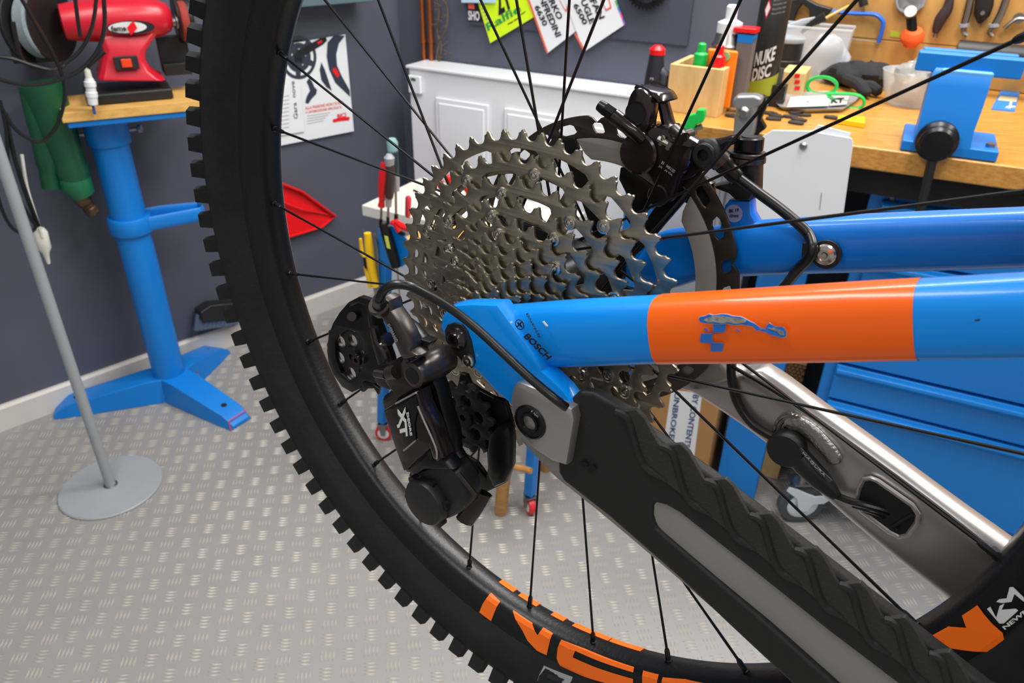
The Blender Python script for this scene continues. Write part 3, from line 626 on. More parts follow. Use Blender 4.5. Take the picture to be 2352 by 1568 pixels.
# tall black cleaner can with white lettering
p = atbox(1748, 120, .13); p = V3((p.x, p.y, ZB + .001)) + v * .06; Ht = .24; rt = .033
t = thing('cleaner_can', 'tall black aerosol can with white sloping letters beside the wooden box', 'can', p)
rev('can_body', p, [(rt - .002, 0), (rt, .003), (rt, Ht), (rt - .004, Ht + .006), (.012, Ht + .02)], BLACKP, 32, t)
def oncyl(P, r, ang, z): d = NV(P); s = V3((-d.y, d.x, 0)); return P + (d * math.cos(ang) + s * math.sin(ang)) * r + UPV * z
def cyltext(nm, s_, P, r, a0, a1, z0, z1, slope, m_, parent, bold=.02):
    cu = bpy.data.curves.new('t', 'FONT'); cu.body = s_; cu.offset = bold; cu.resolution_u = 3
    o = bpy.data.objects.new('t', cu); COL.objects.link(o); me = bpy.data.meshes.new_from_object(o.evaluated_get(bpy.context.evaluated_depsgraph_get())); bpy.data.objects.remove(o)
    xs = [q.co.x for q in me.vertices]; ys = [q.co.y for q in me.vertices]; Wi = WMAT[parent.name].inverted()
    for q in me.vertices:
        f = (q.co.x - min(xs)) / (max(xs) - min(xs)); g = (q.co.y - min(ys)) / (max(ys) - min(ys)); f_, g_ = f, g
        q.co = Wi @ oncyl(P, r + .0006, a0 + (a1 - a0) * f_, z0 + (z1 - z0) * g_ + slope * f_)
    me.name = nm; me.materials.clear(); me.materials.append(m_); o = bpy.data.objects.new(nm, me); COL.objects.link(o); o.parent = parent; WMAT[o.name] = WMAT[parent.name]
xs_ = None
m = MB(); L = [[oncyl(p, rt + .0003, -1.35 + i * .1, .022), oncyl(p, rt + .0006, -1.35 + i * .1, .045 + .001 * i)] for i in range(28)]
m.loft([[a, b_, b_ * 1.0 , a * 1.0] for a, b_ in L], cap=False); obj('green_band', m, mat('olive_green_print', (150, 160, 40), .5), t)
cyltext('can_text', 'NUKE', p, rt, -.75, .55, .082, .112, .018, DWHITE, t, .03)
cyltext('can_text', 'DISC', p, rt, -.75, .45, .050, .078, .016, DWHITE, t, .03)
for i in range(5): cyltext('can_text', 'fine print row', p, rt, -.15, .7, .19 + i * .009, .196 + i * .009, .006, DGREY, t, 0)
m = MB(); q = [(-.65, .20), (-.45, .222), (-.25, .205), (-.45, .183)]; m.prism([oncyl(p, rt + .0004, a, z) for a, z in q], oncyl(p, .0004, -.45, 0) - p); lb = obj('hazard_mark', m, REDP, t)
m = MB(); q = [(-.60, .20), (-.45, .217), (-.30, .205), (-.45, .188)]; m.prism([oncyl(p, rt + .0009, a, z) for a, z in q], oncyl(p, .0004, -.45, 0) - p); obj('hazard_inner', m, PAPER, lb)
# things placed by their foot pixel on the bench
def onB(px, py, z=ZB): return Z(px, py, z)
def blockpx(x0, x1, ytop, ybot, depth=.03, base=None):      # box whose front face spans the given outline, standing on the bench
    a = onB(x0, ybot); b_ = onB(x1, ybot)
    b_ = PL(x1, ybot, a, NB); h = VF((x0 + x1) / 2, ytop, (a + b_) / 2).z - ZB
    return a, b_, h
def stdbox(name, label, cat, x0, x1, yt, yb, depth, m_, bevel=.002, tilt=0):
    a, b_, h = blockpx(x0, x1, yt, yb); w_ = (b_ - a).dot(DB); c = a + DB * w_ / 2 - NB * depth / 2
    m = MB(); m.box((c.x, c.y, ZB + h / 2 + .0005), (w_, depth, h), DB, NB, UPV); return one(name, m, m_, label, cat, bevel=bevel)
def cardat(name, label, cat, x0, x1, yt, yb, Yref, depth, m_, bevel=.001):
    a = onB(*Yref); l = PL(x0, yb, a, NB); r_ = PL(x1, yb, a, NB); h1 = PL((x0 + x1) / 2, yt, a, NB).z; w_ = (r_ - l).dot(DB); c = (l + r_) / 2
    m = MB(); m.box((c.x - NB.x * depth / 2, c.y - NB.y * depth / 2, (ZB + h1) / 2 + .0004), (w_, depth, h1 - ZB), DB, NB, UPV); return one(name, m, m_, label, cat, bevel=bevel)
cardat('grey_card', 'dark grey card standing right of the wooden box', 'card', 1742, 1787, 154, 235, (1765, 240), .004, mat('charcoal_card', (78, 76, 76), .6))
cardat('small_black_box', 'small black box in front of the grey card', 'box', 1762, 1798, 196, 238, (1780, 246), .03, BLACKP)
o = cardat('pine_block', 'pine wood block with a red stamp behind the grey card', 'block', 1786, 1840, 166, 222, (1810, 224), .10, BOXW)
a = onB(1810, 224) + NB * .0008; m = MB()
for y in (170, 184, 198): m.prism([PL(x, yy, a, NB) for x, yy in ((1826, y), (1838, y), (1836, y + 9), (1824, y + 9))], NB * .0004)
obj('red_stamp', m, REDP, o)
# black jar in clear bag
p = onB(1793, 163); p = onB(1793, 176); Hj = VF(1793, 84, p).z - ZB
t = thing('black_jar', 'wide black jar with a clear rim standing between the can and the clear bag', 'jar', p)
rev('jar_body', p, [(.040, 0), (.043, .003), (.043, Hj * .45), (.0415, Hj * .47), (.0415, Hj * .50), (.043, Hj * .52), (.043, Hj * .92)], BLACKP, 30, t)
rev('rim', p, [(.0445, Hj * .9), (.0455, Hj * .93), (.0455, Hj), (.042, Hj)], CLEAR, 30, t)
# clear plastic bin
pc = onB(1885, 176); t = thing('clear_bin', 'cloudy clear plastic bin with bags inside, behind the green loop', 'bin', pc)
a = onB(1842, 182); m = MB()
def FP(px, py, ref): return PL(px, py, ref, NB)
q = [FP(1842, 178, a), FP(1925, 182, a), FP(1958, 72, a), FP(1780, 58, a)]
L0 = [q[0], q[1], q[1] - NB * .09, q[0] - NB * .09]; L1 = [q[3], q[2], q[2] - NB * .09, q[3] - NB * .09]
zm = ZB + .001; L0 = [V3((k.x, k.y, zm)) for k in L0]; zt2 = (L1[0].z + L1[1].z) / 2; L1 = [V3((k.x, k.y, zt2)) for k in L1]
m.loft([L0, L1], cap=False); m.add(L0, [(0, 1, 2, 3)]); obj('bin_wall', m, CLEAR, t, fix=False)
m = MB(); m.tube(L1, .003, 6, closed=True); obj('rim', m, CLEAR, t)
def blob(m, c, rx, ry, rz, seed, amp=.22, n=18, mm=12):
    r = random.Random(seed); ph = [(r.uniform(0, 6.28), r.uniform(1.5, 4.5), r.uniform(0, 6.28), r.uniform(1.5, 4)) for _ in range(5)]; lp = []
    for i in range(mm + 1):
        a = -math.pi / 2 + math.pi * i / mm; row = []
        for k in range(n):
            b = 2 * math.pi * k / n; d = 1 + amp * sum(math.sin(p0 + round(p1) * b) * math.cos(p2 + p3 * a) for p0, p1, p2, p3 in ph) / 2.5
            row.append(V3(c) + DB * (rx * math.cos(b) * max(math.cos(a), .01) * d) - NB * (ry * math.sin(b) * max(math.cos(a), .01) * d) + UPV * (rz * math.sin(a) * d))
        lp.append(row)
    m.loft(lp)
m = MB(); cb_ = (L0[0] + L0[2]) / 2; blob(m, cb_ + UPV * .055, .055, .035, .05, 4, .35); obj('crumpled_bag', m, mat('cloudy_white_plastic', (186, 192, 198), .3, alpha=.8, bump=.6, bs=40), t)
# brush with yellow stick in the bin
m = MB(); m.tube([FP(1852, 72, a) - NB * .05, FP(1900, 42, a) - NB * .05, FP(1946, 18, a) - NB * .05], [.005, .0035, .003], 8); one('yellow_stick', m, mat('pale_wood_stick', (226, 190, 110), .5), 'thin pale yellow stick lying across the clear bin', 'stick')
m = MB(); m.tube([FP(1838, 78, a) - NB * .02, FP(1862, 55, a) - NB * .02, FP(1893, 40, a) - NB * .02], [.004, .009, .012], 8, flat=.5); one('putty_brush', m, BLACKP, 'flat black brush handle lying in the clear bin beside the yellow stick', 'brush')
m = MB(); m.tube([FP(1800, 66, a) - NB * .02, FP(1840, 54, a) - NB * .02, FP(1870, 44, a) - NB * .02], [.006, .009, .004], 8, flat=.5); one('grey_bag', m, mat('grey_plastic_film', (170, 176, 180), .3, bump=.5), 'crumpled grey film sticking out of the clear bin on its left', 'bag')
# black boxes, gloves
cardat('black_case', 'black rectangular case behind the black gloves', 'case', 1930, 2006, 117, 160, (1968, 168), .05, BLACKP, .003)
cardat('silver_case', 'small silver topped black case right of the larger black case', 'case', 1958, 2012, 118, 128, (1990, 160), .04, STEEL, .002)
g0 = onB(1965, 215); t = thing('work_gloves', 'pair of black work gloves heaped on the bench behind the green loops', 'gloves', g0)
m = MB(); blob(m, onB(1945, 196) + UPV * .028, .06, .05, .028, 8, .3); obj('glove_palm', m, BLKGLOVE, t)
m = MB(); blob(m, onB(1985, 200) + UPV * .03, .055, .05, .03, 9, .3); obj('glove_palm', m, BLKGLOVE, t)
for k, (pa, pb_, r_) in enumerate([((1960, 190), (2015, 178), .014), ((1965, 205), (2022, 195), .013), ((1970, 215), (2020, 226), .014), ((1940, 205), (1992, 230), .014), ((1930, 180), (1985, 165), .014)]):
    m = MB(); a1, a2 = onB(*pa) + UPV * (.018 + .006 * (k % 2)), onB(*pb_) + UPV * .014; m.tube([a1, a1.lerp(a2, .5) + UPV * .006, a1.lerp(a2, .9), a2], [r_, r_ * 1.05, r_ * .9, r_ * .4], 10); obj('glove_finger', m, BLKGLOVE, t)
# green loops
def loopthing(name, label, cat, pts, r, m_, base, flat=1):
    P = [FP(x, y, base) for x, y in pts]; m = MB(); m.tube(cr(P, 5, True), r, 8, closed=True, flat=flat); return one(name, m, m_, label, cat)
bs_ = onB(1888, 222)
loopthing('green_loop', 'upright round green plastic loop standing against the black gloves', 'loop', [(1888 + 34 * math.cos(a_), 197 + 20 * math.sin(a_)) for a_ in [2 * math.pi * k / 12 for k in range(12)]], .0036, GREENP, bs_, 1.6)
bs_ = onB(1950, 246)
loopthing('green_loop', 'flat long green plastic loop lying to the right of the round one', 'loop', [(1900, 217), (1930, 215), (1965, 217), (1982, 226), (1984, 240), (1970, 248), (1950, 246), (1930, 236)], .0034, GREENP, bs_, 1.5)
# foil tray and paper
P = [onB(1772, 240), onB(1800, 224), onB(1890, 218), onB(1975, 226), onB(1965, 240), onB(1935, 260), onB(1850, 262), onB(1790, 255)]
m = MB(); c = sum(P, V3()) / len(P); m.loft([[c + (k - c) * .9 + UPV * .001 for k in P], [k + UPV * .010 for k in P], [c + (k - c) * .96 + UPV * .008 for k in P]]); one('foil_wrap', m, mat('silver_foil', (196, 196, 200), .35, metal=.7, bump=.8, bs=50), 'flattened silver foil wrap on the bench in front of the gloves', 'wrap')
a = onB(1808, 246, ZB + .014); P = [a, onB(1903, 243, ZB + .014), onB(1905, 220, ZB + .014), onB(1816, 224, ZB + .014)]; c = sum(P, V3()) / 4
t = thing('paper_strip', 'white paper strip with dark letters lying on the silver foil', 'paper', c); m = MB(); m.prism(P, UPV * .001); obj('sheet', m, PAPER, t)
text('strip_text', 'vlano', onB(1835, 238, ZB + .0152), onB(1882, 234, ZB + .0152), onB(1836, 231, ZB + .0152), DGREY, t, bold=.02)
P = [onB(1905, 243, ZB + .0125), onB(1945, 240, ZB + .0125), onB(1950, 222, ZB + .0125), onB(1906, 221, ZB + .0125)]; m = MB(); m.prism(P, UPV * .001); obj('sheet', m, mat('translucent_film', (190, 188, 184), .3), t)
text('strip_text', 'KT', onB(1908, 237, ZB + .0145), onB(1938, 235, ZB + .0145), onB(1910, 226, ZB + .0145), DBLACK, t, bold=.04)
# brake pad backing plates
DP = mat('dark_pad_steel', (62, 60, 60), .5, metal=.5)
for k, (x, y, a_) in enumerate([(1768, 262, .1), (1782, 268, .4), (1776, 275, -.2), (1828, 262, .3), (1815, 270, 0), (1835, 277, .2), (1845, 266, -.3), (1828, 284, .1), (1910, 272, .2), (1682, 268, .1)]):
    c = onB(x, y, ZB + .0005); X = (DB * math.cos(a_) + NB * math.sin(a_)); Y_ = (NB * math.cos(a_) - DB * math.sin(a_)); m = MB()
    pts = [(-.015, -.008), (-.006, -.010), (-.004, -.014), (.004, -.014), (.006, -.010), (.015, -.008), (.016, .004), (.008, .009), (-.008, .009), (-.016, .004)]
    m.prism([c + X * p_ + Y_ * q_ for p_, q_ in pts], UPV * .004); one('brake_pad', m, DP, ['dark brake pad plate nearest the foil on its left', 'dark brake pad plate lying behind the grey clamp', 'dark brake pad plate close beside the grey clamp', 'dark brake pad plate touching the foil edge at the middle', 'dark brake pad plate left of the middle pair', 'dark brake pad plate in the middle of the scattered pads', 'dark brake pad plate right of the middle of the scattered pads', 'dark brake pad plate foremost of the scattered pads', 'dark brake pad plate beside the amber wedge', 'dark brake pad plate between the pine box and the grey clamp'][k], 'brake pad', 'loose brake pads on the bench')
P = [onB(1922, 285), onB(1984, 295), onB(1984, 281), onB(1922, 277)]; m = MB(); m.prism(P, UPV * .012); one('yellow_wedge', m, YELLOWP, 'amber yellow plastic wedge at the front edge of the bench', 'wedge', bevel=.002)
# clamps at the bench edge
q = onB(1596, 272); t = thing('green_clamp', 'green handled clamp gripping the front bench edge below the pine box', 'clamp', onF(1590, 300, .03))
m = MB(); P = [onF(x, y, .03) for x, y in [(1577, 282), (1580, 262), (1603, 256), (1606, 247), (1622, 247), (1624, 262), (1618, 278), (1604, 282), (1592, 303), (1574, 298), (1570, 288)]]; m.prism(P, NB * .018); obj('handle', m, GREENP, t, .003)
m = MB(); m.tube([onF(1595, 296, .037), onF(1597, 330, .037)], .005, 10); m.tube([onF(1585, 300, .037), onF(1612, 290, .037)], .006, 10); obj('screw', m, STEEL, t)
t = thing('grey_clamp', 'grey cast metal clamp with dark jaws standing on the front bench edge', 'clamp', onF(1715, 300, .03))
m = MB(); P = [onF(x, y, .01) for x, y in [(1690, 222), (1700, 212), (1740, 212), (1757, 218), (1756, 232), (1744, 240), (1742, 275), (1738, 300), (1728, 318), (1700, 318), (1691, 300), (1694, 262), (1700, 245), (1692, 236)]]; m.prism(P, NB * .035); cb2 = obj('cast_body', m, mat('cast_grey', (150, 152, 154), .35, metal=.6), t, .006, 3)
m = MB(); m.lathe([(.012, 0), (.012, .006), (.007, .012)], onF(1709, 258, .045), NB, 16); obj('rivet', m, STEEL, cb2)
m = MB(); P = [onF(x, y, .0) for x, y in [(1744, 214), (1762, 218), (1765, 240), (1752, 270), (1764, 290), (1750, 300), (1735, 318), (1725, 310), (1738, 270)]]; m.prism(P, NB * .02); obj('jaw', m, BLACKM, t, .003)
# white sheets hanging on the bench front
t = thing('white_board', 'white board sheet hung over the front edge of the bench, with a screw in it', 'board', onF(1830, 505, .05))
m = MB(); P = [onF(x, y, .05) for x, y in [(1700, 345), (1733, 325), (1775, 298), (1860, 300), (1955, 316), (1960, 326), (1922, 600), (1690, 590)]]; m.prism(P, NB * .004); obj('sheet', m, WHITEP, t, .0005)
m = MB(); P = [onF(x, y, .045) for x, y in [(1855, 310), (1880, 286), (1955, 305), (1945, 330)]]; m.prism(P, NB * .003); obj('rear_sheet', m, WHITEP, t, .0005)
m = MB(); m.lathe([(.007, 0), (.0075, .002), (.004, .006)], onF(1845, 335, .054), NB, 14); obj('screw', m, STEEL, t)
m = MB(); m.tube([onF(1887, 443, .0545), onF(1883, 480, .0545)], .0008, 5); obj('scratch', m, DGREY, t)
# --- vise
def VX(px, py, off=0.0): return PL(px, py, vp + NB * off, NB)
vp = onB(2110, 352); t = thing('bench_vise', 'blue steel bench vise with a wide jaw bar, bolted to the front of the bench', 'vise', onB(2180, 330))
m = MB(); a = VX(2066, 345); b_ = VX(2288, 372); w_ = (b_ - a).dot(DB); c = a + DB * w_ / 2 - NB * .07; m.box((c.x, c.y, ZB + .011), (w_, .14, .020), DB, NB, UPV); obj('base_flange', m, SBLUE, t, .003)
m = MB()
secs = [((2092, 345), (2222, 362), 0.0, .11), ((2096, 330), (2226, 350), 0.0, .11), ((2108, 290), (2238, 300), -.004, .11), ((2122, 240), (2256, 252), -.012, .11), ((2134, 195), (2272, 205), -.020, .10), ((2143, 168), (2280, 174), -.024, .09), ((2150, 158), (2278, 164), -.03, .08)]
lp = []
for (x0, y0), (x1, y1), off, dp in secs:
    a, b_ = VX(x0, y0, off), VX(x1, y1, off); zz = max(ZB + .018, (a.z + b_.z) / 2); a = V3((a.x, a.y, zz)); b_ = V3((b_.x, b_.y, zz)); lp.append([a, b_, b_ - NB * dp, a - NB * dp])
m.loft(lp); obj('vise_body', m, SBLUE, t, .008, 3)
m = MB(); a, b_ = VX(2100, 160, -.03), VX(2346, 183, -.03); cc = (a + b_) / 2; w_ = (b_ - a).dot(DB); z1, z0_ = VX(2220, 128, -.03).z, VX(2220, 174, -.03).z
m.box((cc.x - NB.x * .02, cc.y - NB.y * .02, (z0_ + z1) / 2), (w_, .03, z1 - z0_), DB, NB, UPV); obj('jaw_bar', m, SBLUE, t, .003)
m = MB(); m.box((cc.x - NB.x * .0, cc.y - NB.y * .0, z0_ + .004), (w_ * .50, .012, .012), DB, NB, UPV); obj('weld_bead', m, mat('light_blue_worn_paint', (90, 160, 220), .35), t, .005)
m = MB(); m.box((cc.x - NB.x * .075, cc.y - NB.y * .075, (z0_ + z1) / 2), (w_ * .92, .02, (z1 - z0_) * .9), DB, NB, UPV); obj('rear_jaw_bar', m, SBLUE, t, .003)
k0 = VX(2152, 322, .0); m = MB(); m.lathe([(.034, -.01), (.036, 0), (.036, .012), (.031, .018), (.031, .034), (.026, .04), (.01, .042)], k0, NB, 28); obj('spindle_head', m, BLACKM, t)
m = MB(); m.tube([VX(2149, 335, .028), VX(2110, 500, .028)], [.0085, .0085], 12); obj('handle_bar', m, BLACKP, t)
for px, py in ((2068, 392), (2236, 425)):
    m = MB(); q = onF(px, py, -.08); m.cyl((q.x, q.y, ZB - .13), (q.x, q.y, ZB - .02), .006, n=10); obj('mounting_bolt', m, STEEL, t)
m = MB(); q = VX(2278, 328, -.03); m.lathe([(.009, 0), (.009, .006)], (q.x, q.y, ZB + .021), UPV, 6); obj('bolt_head', m, STEEL, t)
# clear bowl, blue card, black roller
p = onB(2085, 240); t = thing('clear_bowl', 'clear plastic bowl with a crumpled bag, left of the blue vise', 'bowl', p)
m = MB(); m.lathe([(.045, 0.001), (.06, .03), (.072, .075), (.070, .075), (.058, .031), (.042, .004)], p, UPV, 32); obj('bowl_wall', m, CLEAR, t)
m = MB(); blob(m, p + UPV * .052, .045, .04, .045, 12, .35); obj('crumpled_bag', m, mat('smoky_film', (150, 150, 146), .25, alpha=.75, bump=.6, bs=40), t)
cardat('tan_box', 'small tan box behind the clear bowl', 'box', 2072, 2110, 124, 175, (2090, 185), .03, mat('tan_card', (176, 156, 92), .6))
P = [onB(2276, 252), onB(2330, 257), onB(2342, 212), onB(2300, 207)]; t = thing('blue_card', 'blue packaging card lying on the bench right of the vise', 'card', sum(P, V3()) / 4)
m = MB(); m.prism(P, UPV * .002); obj('sheet', m, mat('card_blue', (30, 120, 200), .5), t)
m = MB(); m.prism([k + UPV * .0021 for k in (onB(2291, 232), onB(2333, 236), onB(2337, 226), onB(2296, 222))], UPV * .0004); obj('pale_stripe', m, mat('pale_wood_print', (206, 190, 150), .5), t)
m = MB(); m.tube([onB(2318, 249, ZB + .003), onB(2322, 236, ZB + .003)], .003, 6); m.tube([onB(2310, 247, ZB + .003), onB(2330, 246, ZB + .003)], .003, 6); obj('pale_mark', m, DWHITE, t)
a, b_ = WB(2195, 116, .12), WB(2480, 150, .12); a.z = b_.z = (WB(2270, 124, .12).z); m = MB(); m.tube([a, a.lerp(b_, .01), a.lerp(b_, .99), b_], [.012, .026, .026, .012], 20); o = one('black_roller', m, BLACKP, 'long black cylinder lying horizontally behind the vise jaws', 'roller')
for k in (.05, .8):
    q = a.lerp(b_, k); m = MB(); m.box(q - N2 * .06, (.02, .12, .02), D2, N2, UPV); obj('bracket', m, BLACKM, o)
# upright T tool at the left end of the bench
p = onB(1496, 246); H_ = VF(1491, 103, p).z - ZB; t = thing('t_handle_tool', 'black rubber handled tool with a red tip standing at the left end of the bench', 'tool', p)
X = DB
m = MB(); q = p; m.tube([q, q + UPV * .01, q + UPV * H_ * .45, q + UPV * H_ * .8, q + UPV * H_ * .93], [.019, .021, .022, .017, .016], 18); m.tube([q + X * .02 + UPV * .0, q + X * .022 + UPV * H_ * .55, q + X * .012 + UPV * H_ * .62], [.016, .016, .01], 12); obj('grip', m, mat('charcoal_rubber', (34, 36, 46), .45), t)
m = MB(); m.tube([q + UPV * H_ * .86, q + UPV * H_ * .94, q + UPV * H_], [.0175, .0175, .009], 18); obj('tip_cap', m, REDP, t)
m = MB(); m.box(q - X * .006 + UPV * H_ * .4 + NV(q) * .0215, (.008, .001, .03), X, NV(q), UPV); obj('grip_label', m, DGREY, t)
# --- tool board on the wall with tools
a = WB(1769, 60, .02); t = thing('tool_board', 'plywood tool board on the back wall above the bench', 'board', (a.x, a.y, ZB))
zs = WB(2000, 88, .02).z
for z0_, z1 in ((ZB + .002, zs - .001), (zs + .001, 1.75)):
    m = MB(); c = V3((a.x, a.y, 0)) + D2 * .95 + UPV * (z0_ + z1) / 2 - N2 * .0; m.box(c, (1.9, .018, z1 - z0_), D2, N2, UPV); obj('panel', m, PEGW, t, .001)
def K(px, py, off=.045): return WB(px, py, off)
def tubepx(pts, r, off=.045, n=10, k=5, flat=1.0, m=None):
    m = m or MB(); m.tube(cr([K(x, y, off) for x, y in pts], k), r, n, flat=flat, up=N2); return m
SB = mat('saw_blue_enamel', (16, 96, 200), .35)
t = thing('hacksaw', 'blue framed hacksaw with black handle hanging on the plywood tool board', 'saw', K(1960, 98))
obj('frame', tubepx([(1912, 26), (1950, 30), (2000, 32), (2016, 36), (2028, 50), (2026, 70), (2018, 98)], .009, flat=.6), SB, t)
obj('blade', tubepx([(1880, 78), (1950, 88), (2014, 95)], .004, flat=.3), STEEL, t)
m = MB(); P = [K(x, y, .035) for x, y in [(1792, 54), (1806, 22), (1824, -4), (1850, -8), (1880, 8), (1915, 18), (1905, 32), (1890, 44), (1876, 60), (1862, 50), (1862, 20), (1846, 8), (1836, 20), (1822, 56)]]; m.prism(P, N2 * .022); obj('handle', m, BLACKP, t, .004)
t = thing('headset_wrench', 'grey round headed wrench with black shaft and orange disc hanging on the board', 'wrench', K(2094, 110))
m = MB(); m.lathe([(.018, -.006), (.034, -.006), (.036, 0), (.034, .006), (.018, .006)], K(2092, -2, .04), N2, 24); P = [K(x, y, .036) for x, y in [(2060, 2), (2064, 18), (2085, 26), (2100, 26), (2122, 16), (2128, -6), (2110, -20), (2075, -20)]]; m.prism(P, N2 * .010); obj('head', m, GREYP, t, .002)
m = MB(); m.tube([K(2092, 28, .07), K(2096, 82, .075)], .012, 12); obj('shaft', m, BLACKM, t)
m = MB(); m.lathe([(.006, 0), (.014, 0), (.014, .012), (.006, .012)], K(2091, 30, .085), (N2 + UPV * .5), 16); obj('ring', m, STEEL, t)
m = MB(); m.lathe([(.026, -.012), (.028, -.008), (.028, .002), (.02, .014)], K(2096, 82, .075), (UPV + N2 * .45), 28); m.lathe([(.018, -.022), (.02, -.01)], K(2096, 84, .075), (UPV + N2 * .45), 20); obj('disc', m, mat('orange_plastic', (244, 96, 40), .4), t)
t = thing('pliers', 'dark handled pliers hanging on the board right of the orange disc', 'pliers', K(2150, 80))
obj('handle', tubepx([(2184, -14), (2176, 20), (2160, 44), (2148, 76)], [.009, .009, .010, .011, .012, .013, .014, .014, .014, .014, .014, .013, .012, .011, .009, .007], k=5), mat('dark_maroon_grip', (52, 40, 44), .4), t)
m = MB(); m.tube([K(2150, 76), K(2147, 85)], .006, 8); obj('tip', m, STEEL, t)
for k, (pts, lab) in enumerate([([(2232, -14), (2222, 30), (2214, 62), (2212, 74), (2222, 82)], 'left'), ([(2316, -14), (2300, 30), (2282, 62), (2272, 74), (2280, 84)], 'right')]):
    t = thing('steel_pick', 'hooked steel pick tool hanging on the board, the %s of the pair' % lab, 'pick', K(pts[3][0], pts[3][1]))
    obj('shank', tubepx(pts[:3], .009), STEEL, t); obj('hook', tubepx(pts[2:], .005), STEEL, t); m = tubepx([(pts[2][0] + 1, pts[2][1] - 8), (pts[2][0], pts[2][1])], .012, k=2); obj('collar', m, GREYP, t)
t = thing('cable_cutter', 'short black cutter hanging between the two steel picks', 'cutter', K(2256, 54))
m = MB(); m.tube([K(2262, -12), K(2260, 15), K(2255, 36), K(2250, 54)], [.020, .020, .017, .004], 12, flat=.5, up=D2); obj('grip', m, BLACKP, t); m = MB(); m.cyl(K(2257, 30, .055), K(2257, 30, .062), .005, n=10); obj('pivot', m, STEEL, t)
t = thing('small_spanner', 'small angled steel spanner at the right edge of the board', 'spanner', K(2330, 66))
obj('arm', tubepx([(2306, 66), (2322, 52), (2340, 42), (2370, 46)], .008, flat=.6), STEEL, t); m = MB(); m.lathe([(.012, -.004), (.013, 0), (.012, .004)], K(2340, 42), N2, 14); obj('head', m, STEEL, t)
t = thing('small_punch', 'dark stub of a tool at the top edge above the hacksaw', 'tool', K(1980, 14)); obj('grip', tubepx([(1976, -20), (1982, 2), (1984, 14)], .011), BLACKP, t)
m = MB(); P = [K(x, y, .0295) for x, y in [(2044, 84), (2066, 86), (2068, 74), (2046, 71)]]; m.prism(P, N2 * .001); one('board_label', m, mat('lime_label', (170, 180, 40), .5), 'small lime sticker on the plywood board beside the orange disc', 'sticker')
# --- drawer cabinet on casters under the bench
cbm = Z(1852, 1098, .14)
def CF(px, py, off=0.0): return PL(px, py, cbm + NB * off, NB)
zc0 = .14; zc1 = CF(1993, 434).z; cl = (CF(1878, 925) - cbm).dot(DB) * .5 + (CF(1993, 434) - cbm).dot(DB) * .5
t = thing('drawer_cabinet', 'blue steel drawer trolley on casters under the right side of the bench', 'cabinet', cbm + DB * (cl + .35) - NB * .2 - UPV * .14)
CW = .72; CD = .42
m = MB(); c = cbm + DB * (cl + CW / 2) - NB * (CD / 2 + .006); m.box((c.x, c.y, (zc0 + zc1) / 2), (CW, CD, zc1 - zc0), DB, NB, UPV); obj('carcass', m, SBLUED, t, .004)
m = MB(); c = cbm + DB * (cl + CW / 2) - NB * .13; m.box((c.x, c.y, .078), (CW - .02, .012, .124), DB, NB, UPV); obj('shade_under_board', m, SHADE, t)  # added dark board, blocks light and darkens the gap under the cabinet
edges = [zc1 - .005, CF(2140, 560).z, CF(2140, 700).z, CF(1990, 924).z, .165]
edges = [zc1 - .012, zc1 - .14, CF(1990, 842).z, CF(1990, 930).z, .160]; 
for i in range(4):
    z1, z0_ = edges[i] - .004, edges[i + 1] + .004
    m = MB(); c = cbm + DB * (cl + CW / 2) + NB * .004; m.box((c.x, c.y, (z0_ + z1) / 2), (CW - .05, .02, z1 - z0_), DB, NB, UPV); dr = obj('drawer', m, SBLUED, t, .003)
    m = MB(); q = cbm + DB * (cl + .027) + NB * .014; e = DB * (CW - .054)
    pr = [V3((q.x, q.y, z1)), V3((q.x, q.y, z1)) + NB * .016 - UPV * .004, V3((q.x, q.y, z1)) + NB * .018 - UPV * .012, V3((q.x, q.y, z1)) - UPV * .030]; m.loft([pr, [k + e for k in pr]]); obj('handle_lip', m, SBLUED, dr, .002)
    m = MB(); m.lathe([(.008, 0), (.008, .003), (.004, .004)], CF(2070, 631, .0145), NB, 14) if i == 0 else None
    if i == 0: obj('lock', m, STEEL, dr)
# casters
def caster(q, s=1.0, parent=None):
    WG = mat('caster_tyre_grey', (72, 74, 78), .6); WC = mat('caster_white_plastic', (206, 216, 222), .4)
    R_ = .060; A = (NB * .88 + DB * .48).normalized(); c = V3((q.x, q.y, R_ + .001)); m = MB(); m.lathe([(R_ * .7, -.014), (R_ * .93, -.014), (R_, -.009), (R_, .009), (R_ * .93, .014), (R_ * .7, .014)], c, A, 36)
    cs = obj('caster', m, WG, parent)
    m = MB(); m.lathe([(.008, .012), (R_ * .40, .016), (R_ * .62, .016), (R_ * .72, .012), (R_ * .72, -.012), (.008, -.012)], c, A, 28); obj('wheel_disc', m, WC, cs)
    S_ = A.cross(UPV).normalized(); f = c + A * .018
    if S_.x < 0: S_ = -S_
    m = MB(); m.prism([f + S_ * x + UPV * y for x, y in [(-.012, -.012), (.012, -.014), (.022, .010), (.050, .012), (.072, .034), (.070, .040), (.020, .036), (-.030, .062), (-.052, .068), (-.056, .056), (-.024, .030)]], A * .004); obj('brake_lever', m, WC, cs, .001)
    m = MB(); g = c + UPV * (R_ + .01) - S_ * .01; m.prism([f - A * .034 + S_ * x + UPV * y for x, y in [(-.03, .04), (.015, 0), (.03, .075), (-.03, .075)]], A * -.003); m.box(g + UPV * .004, (.06, .045, .006), S_, A, UPV); m.tube([g, g + UPV * .02], .012, 10); obj('fork', m, STEEL, cs)
cq = Z(1828, 1192)
caster(cq, parent=t); caster(cq + DB * .58, parent=t); caster(cq + DB * .58 - NB * .32, parent=t); caster(cq - NB * .32, parent=t)
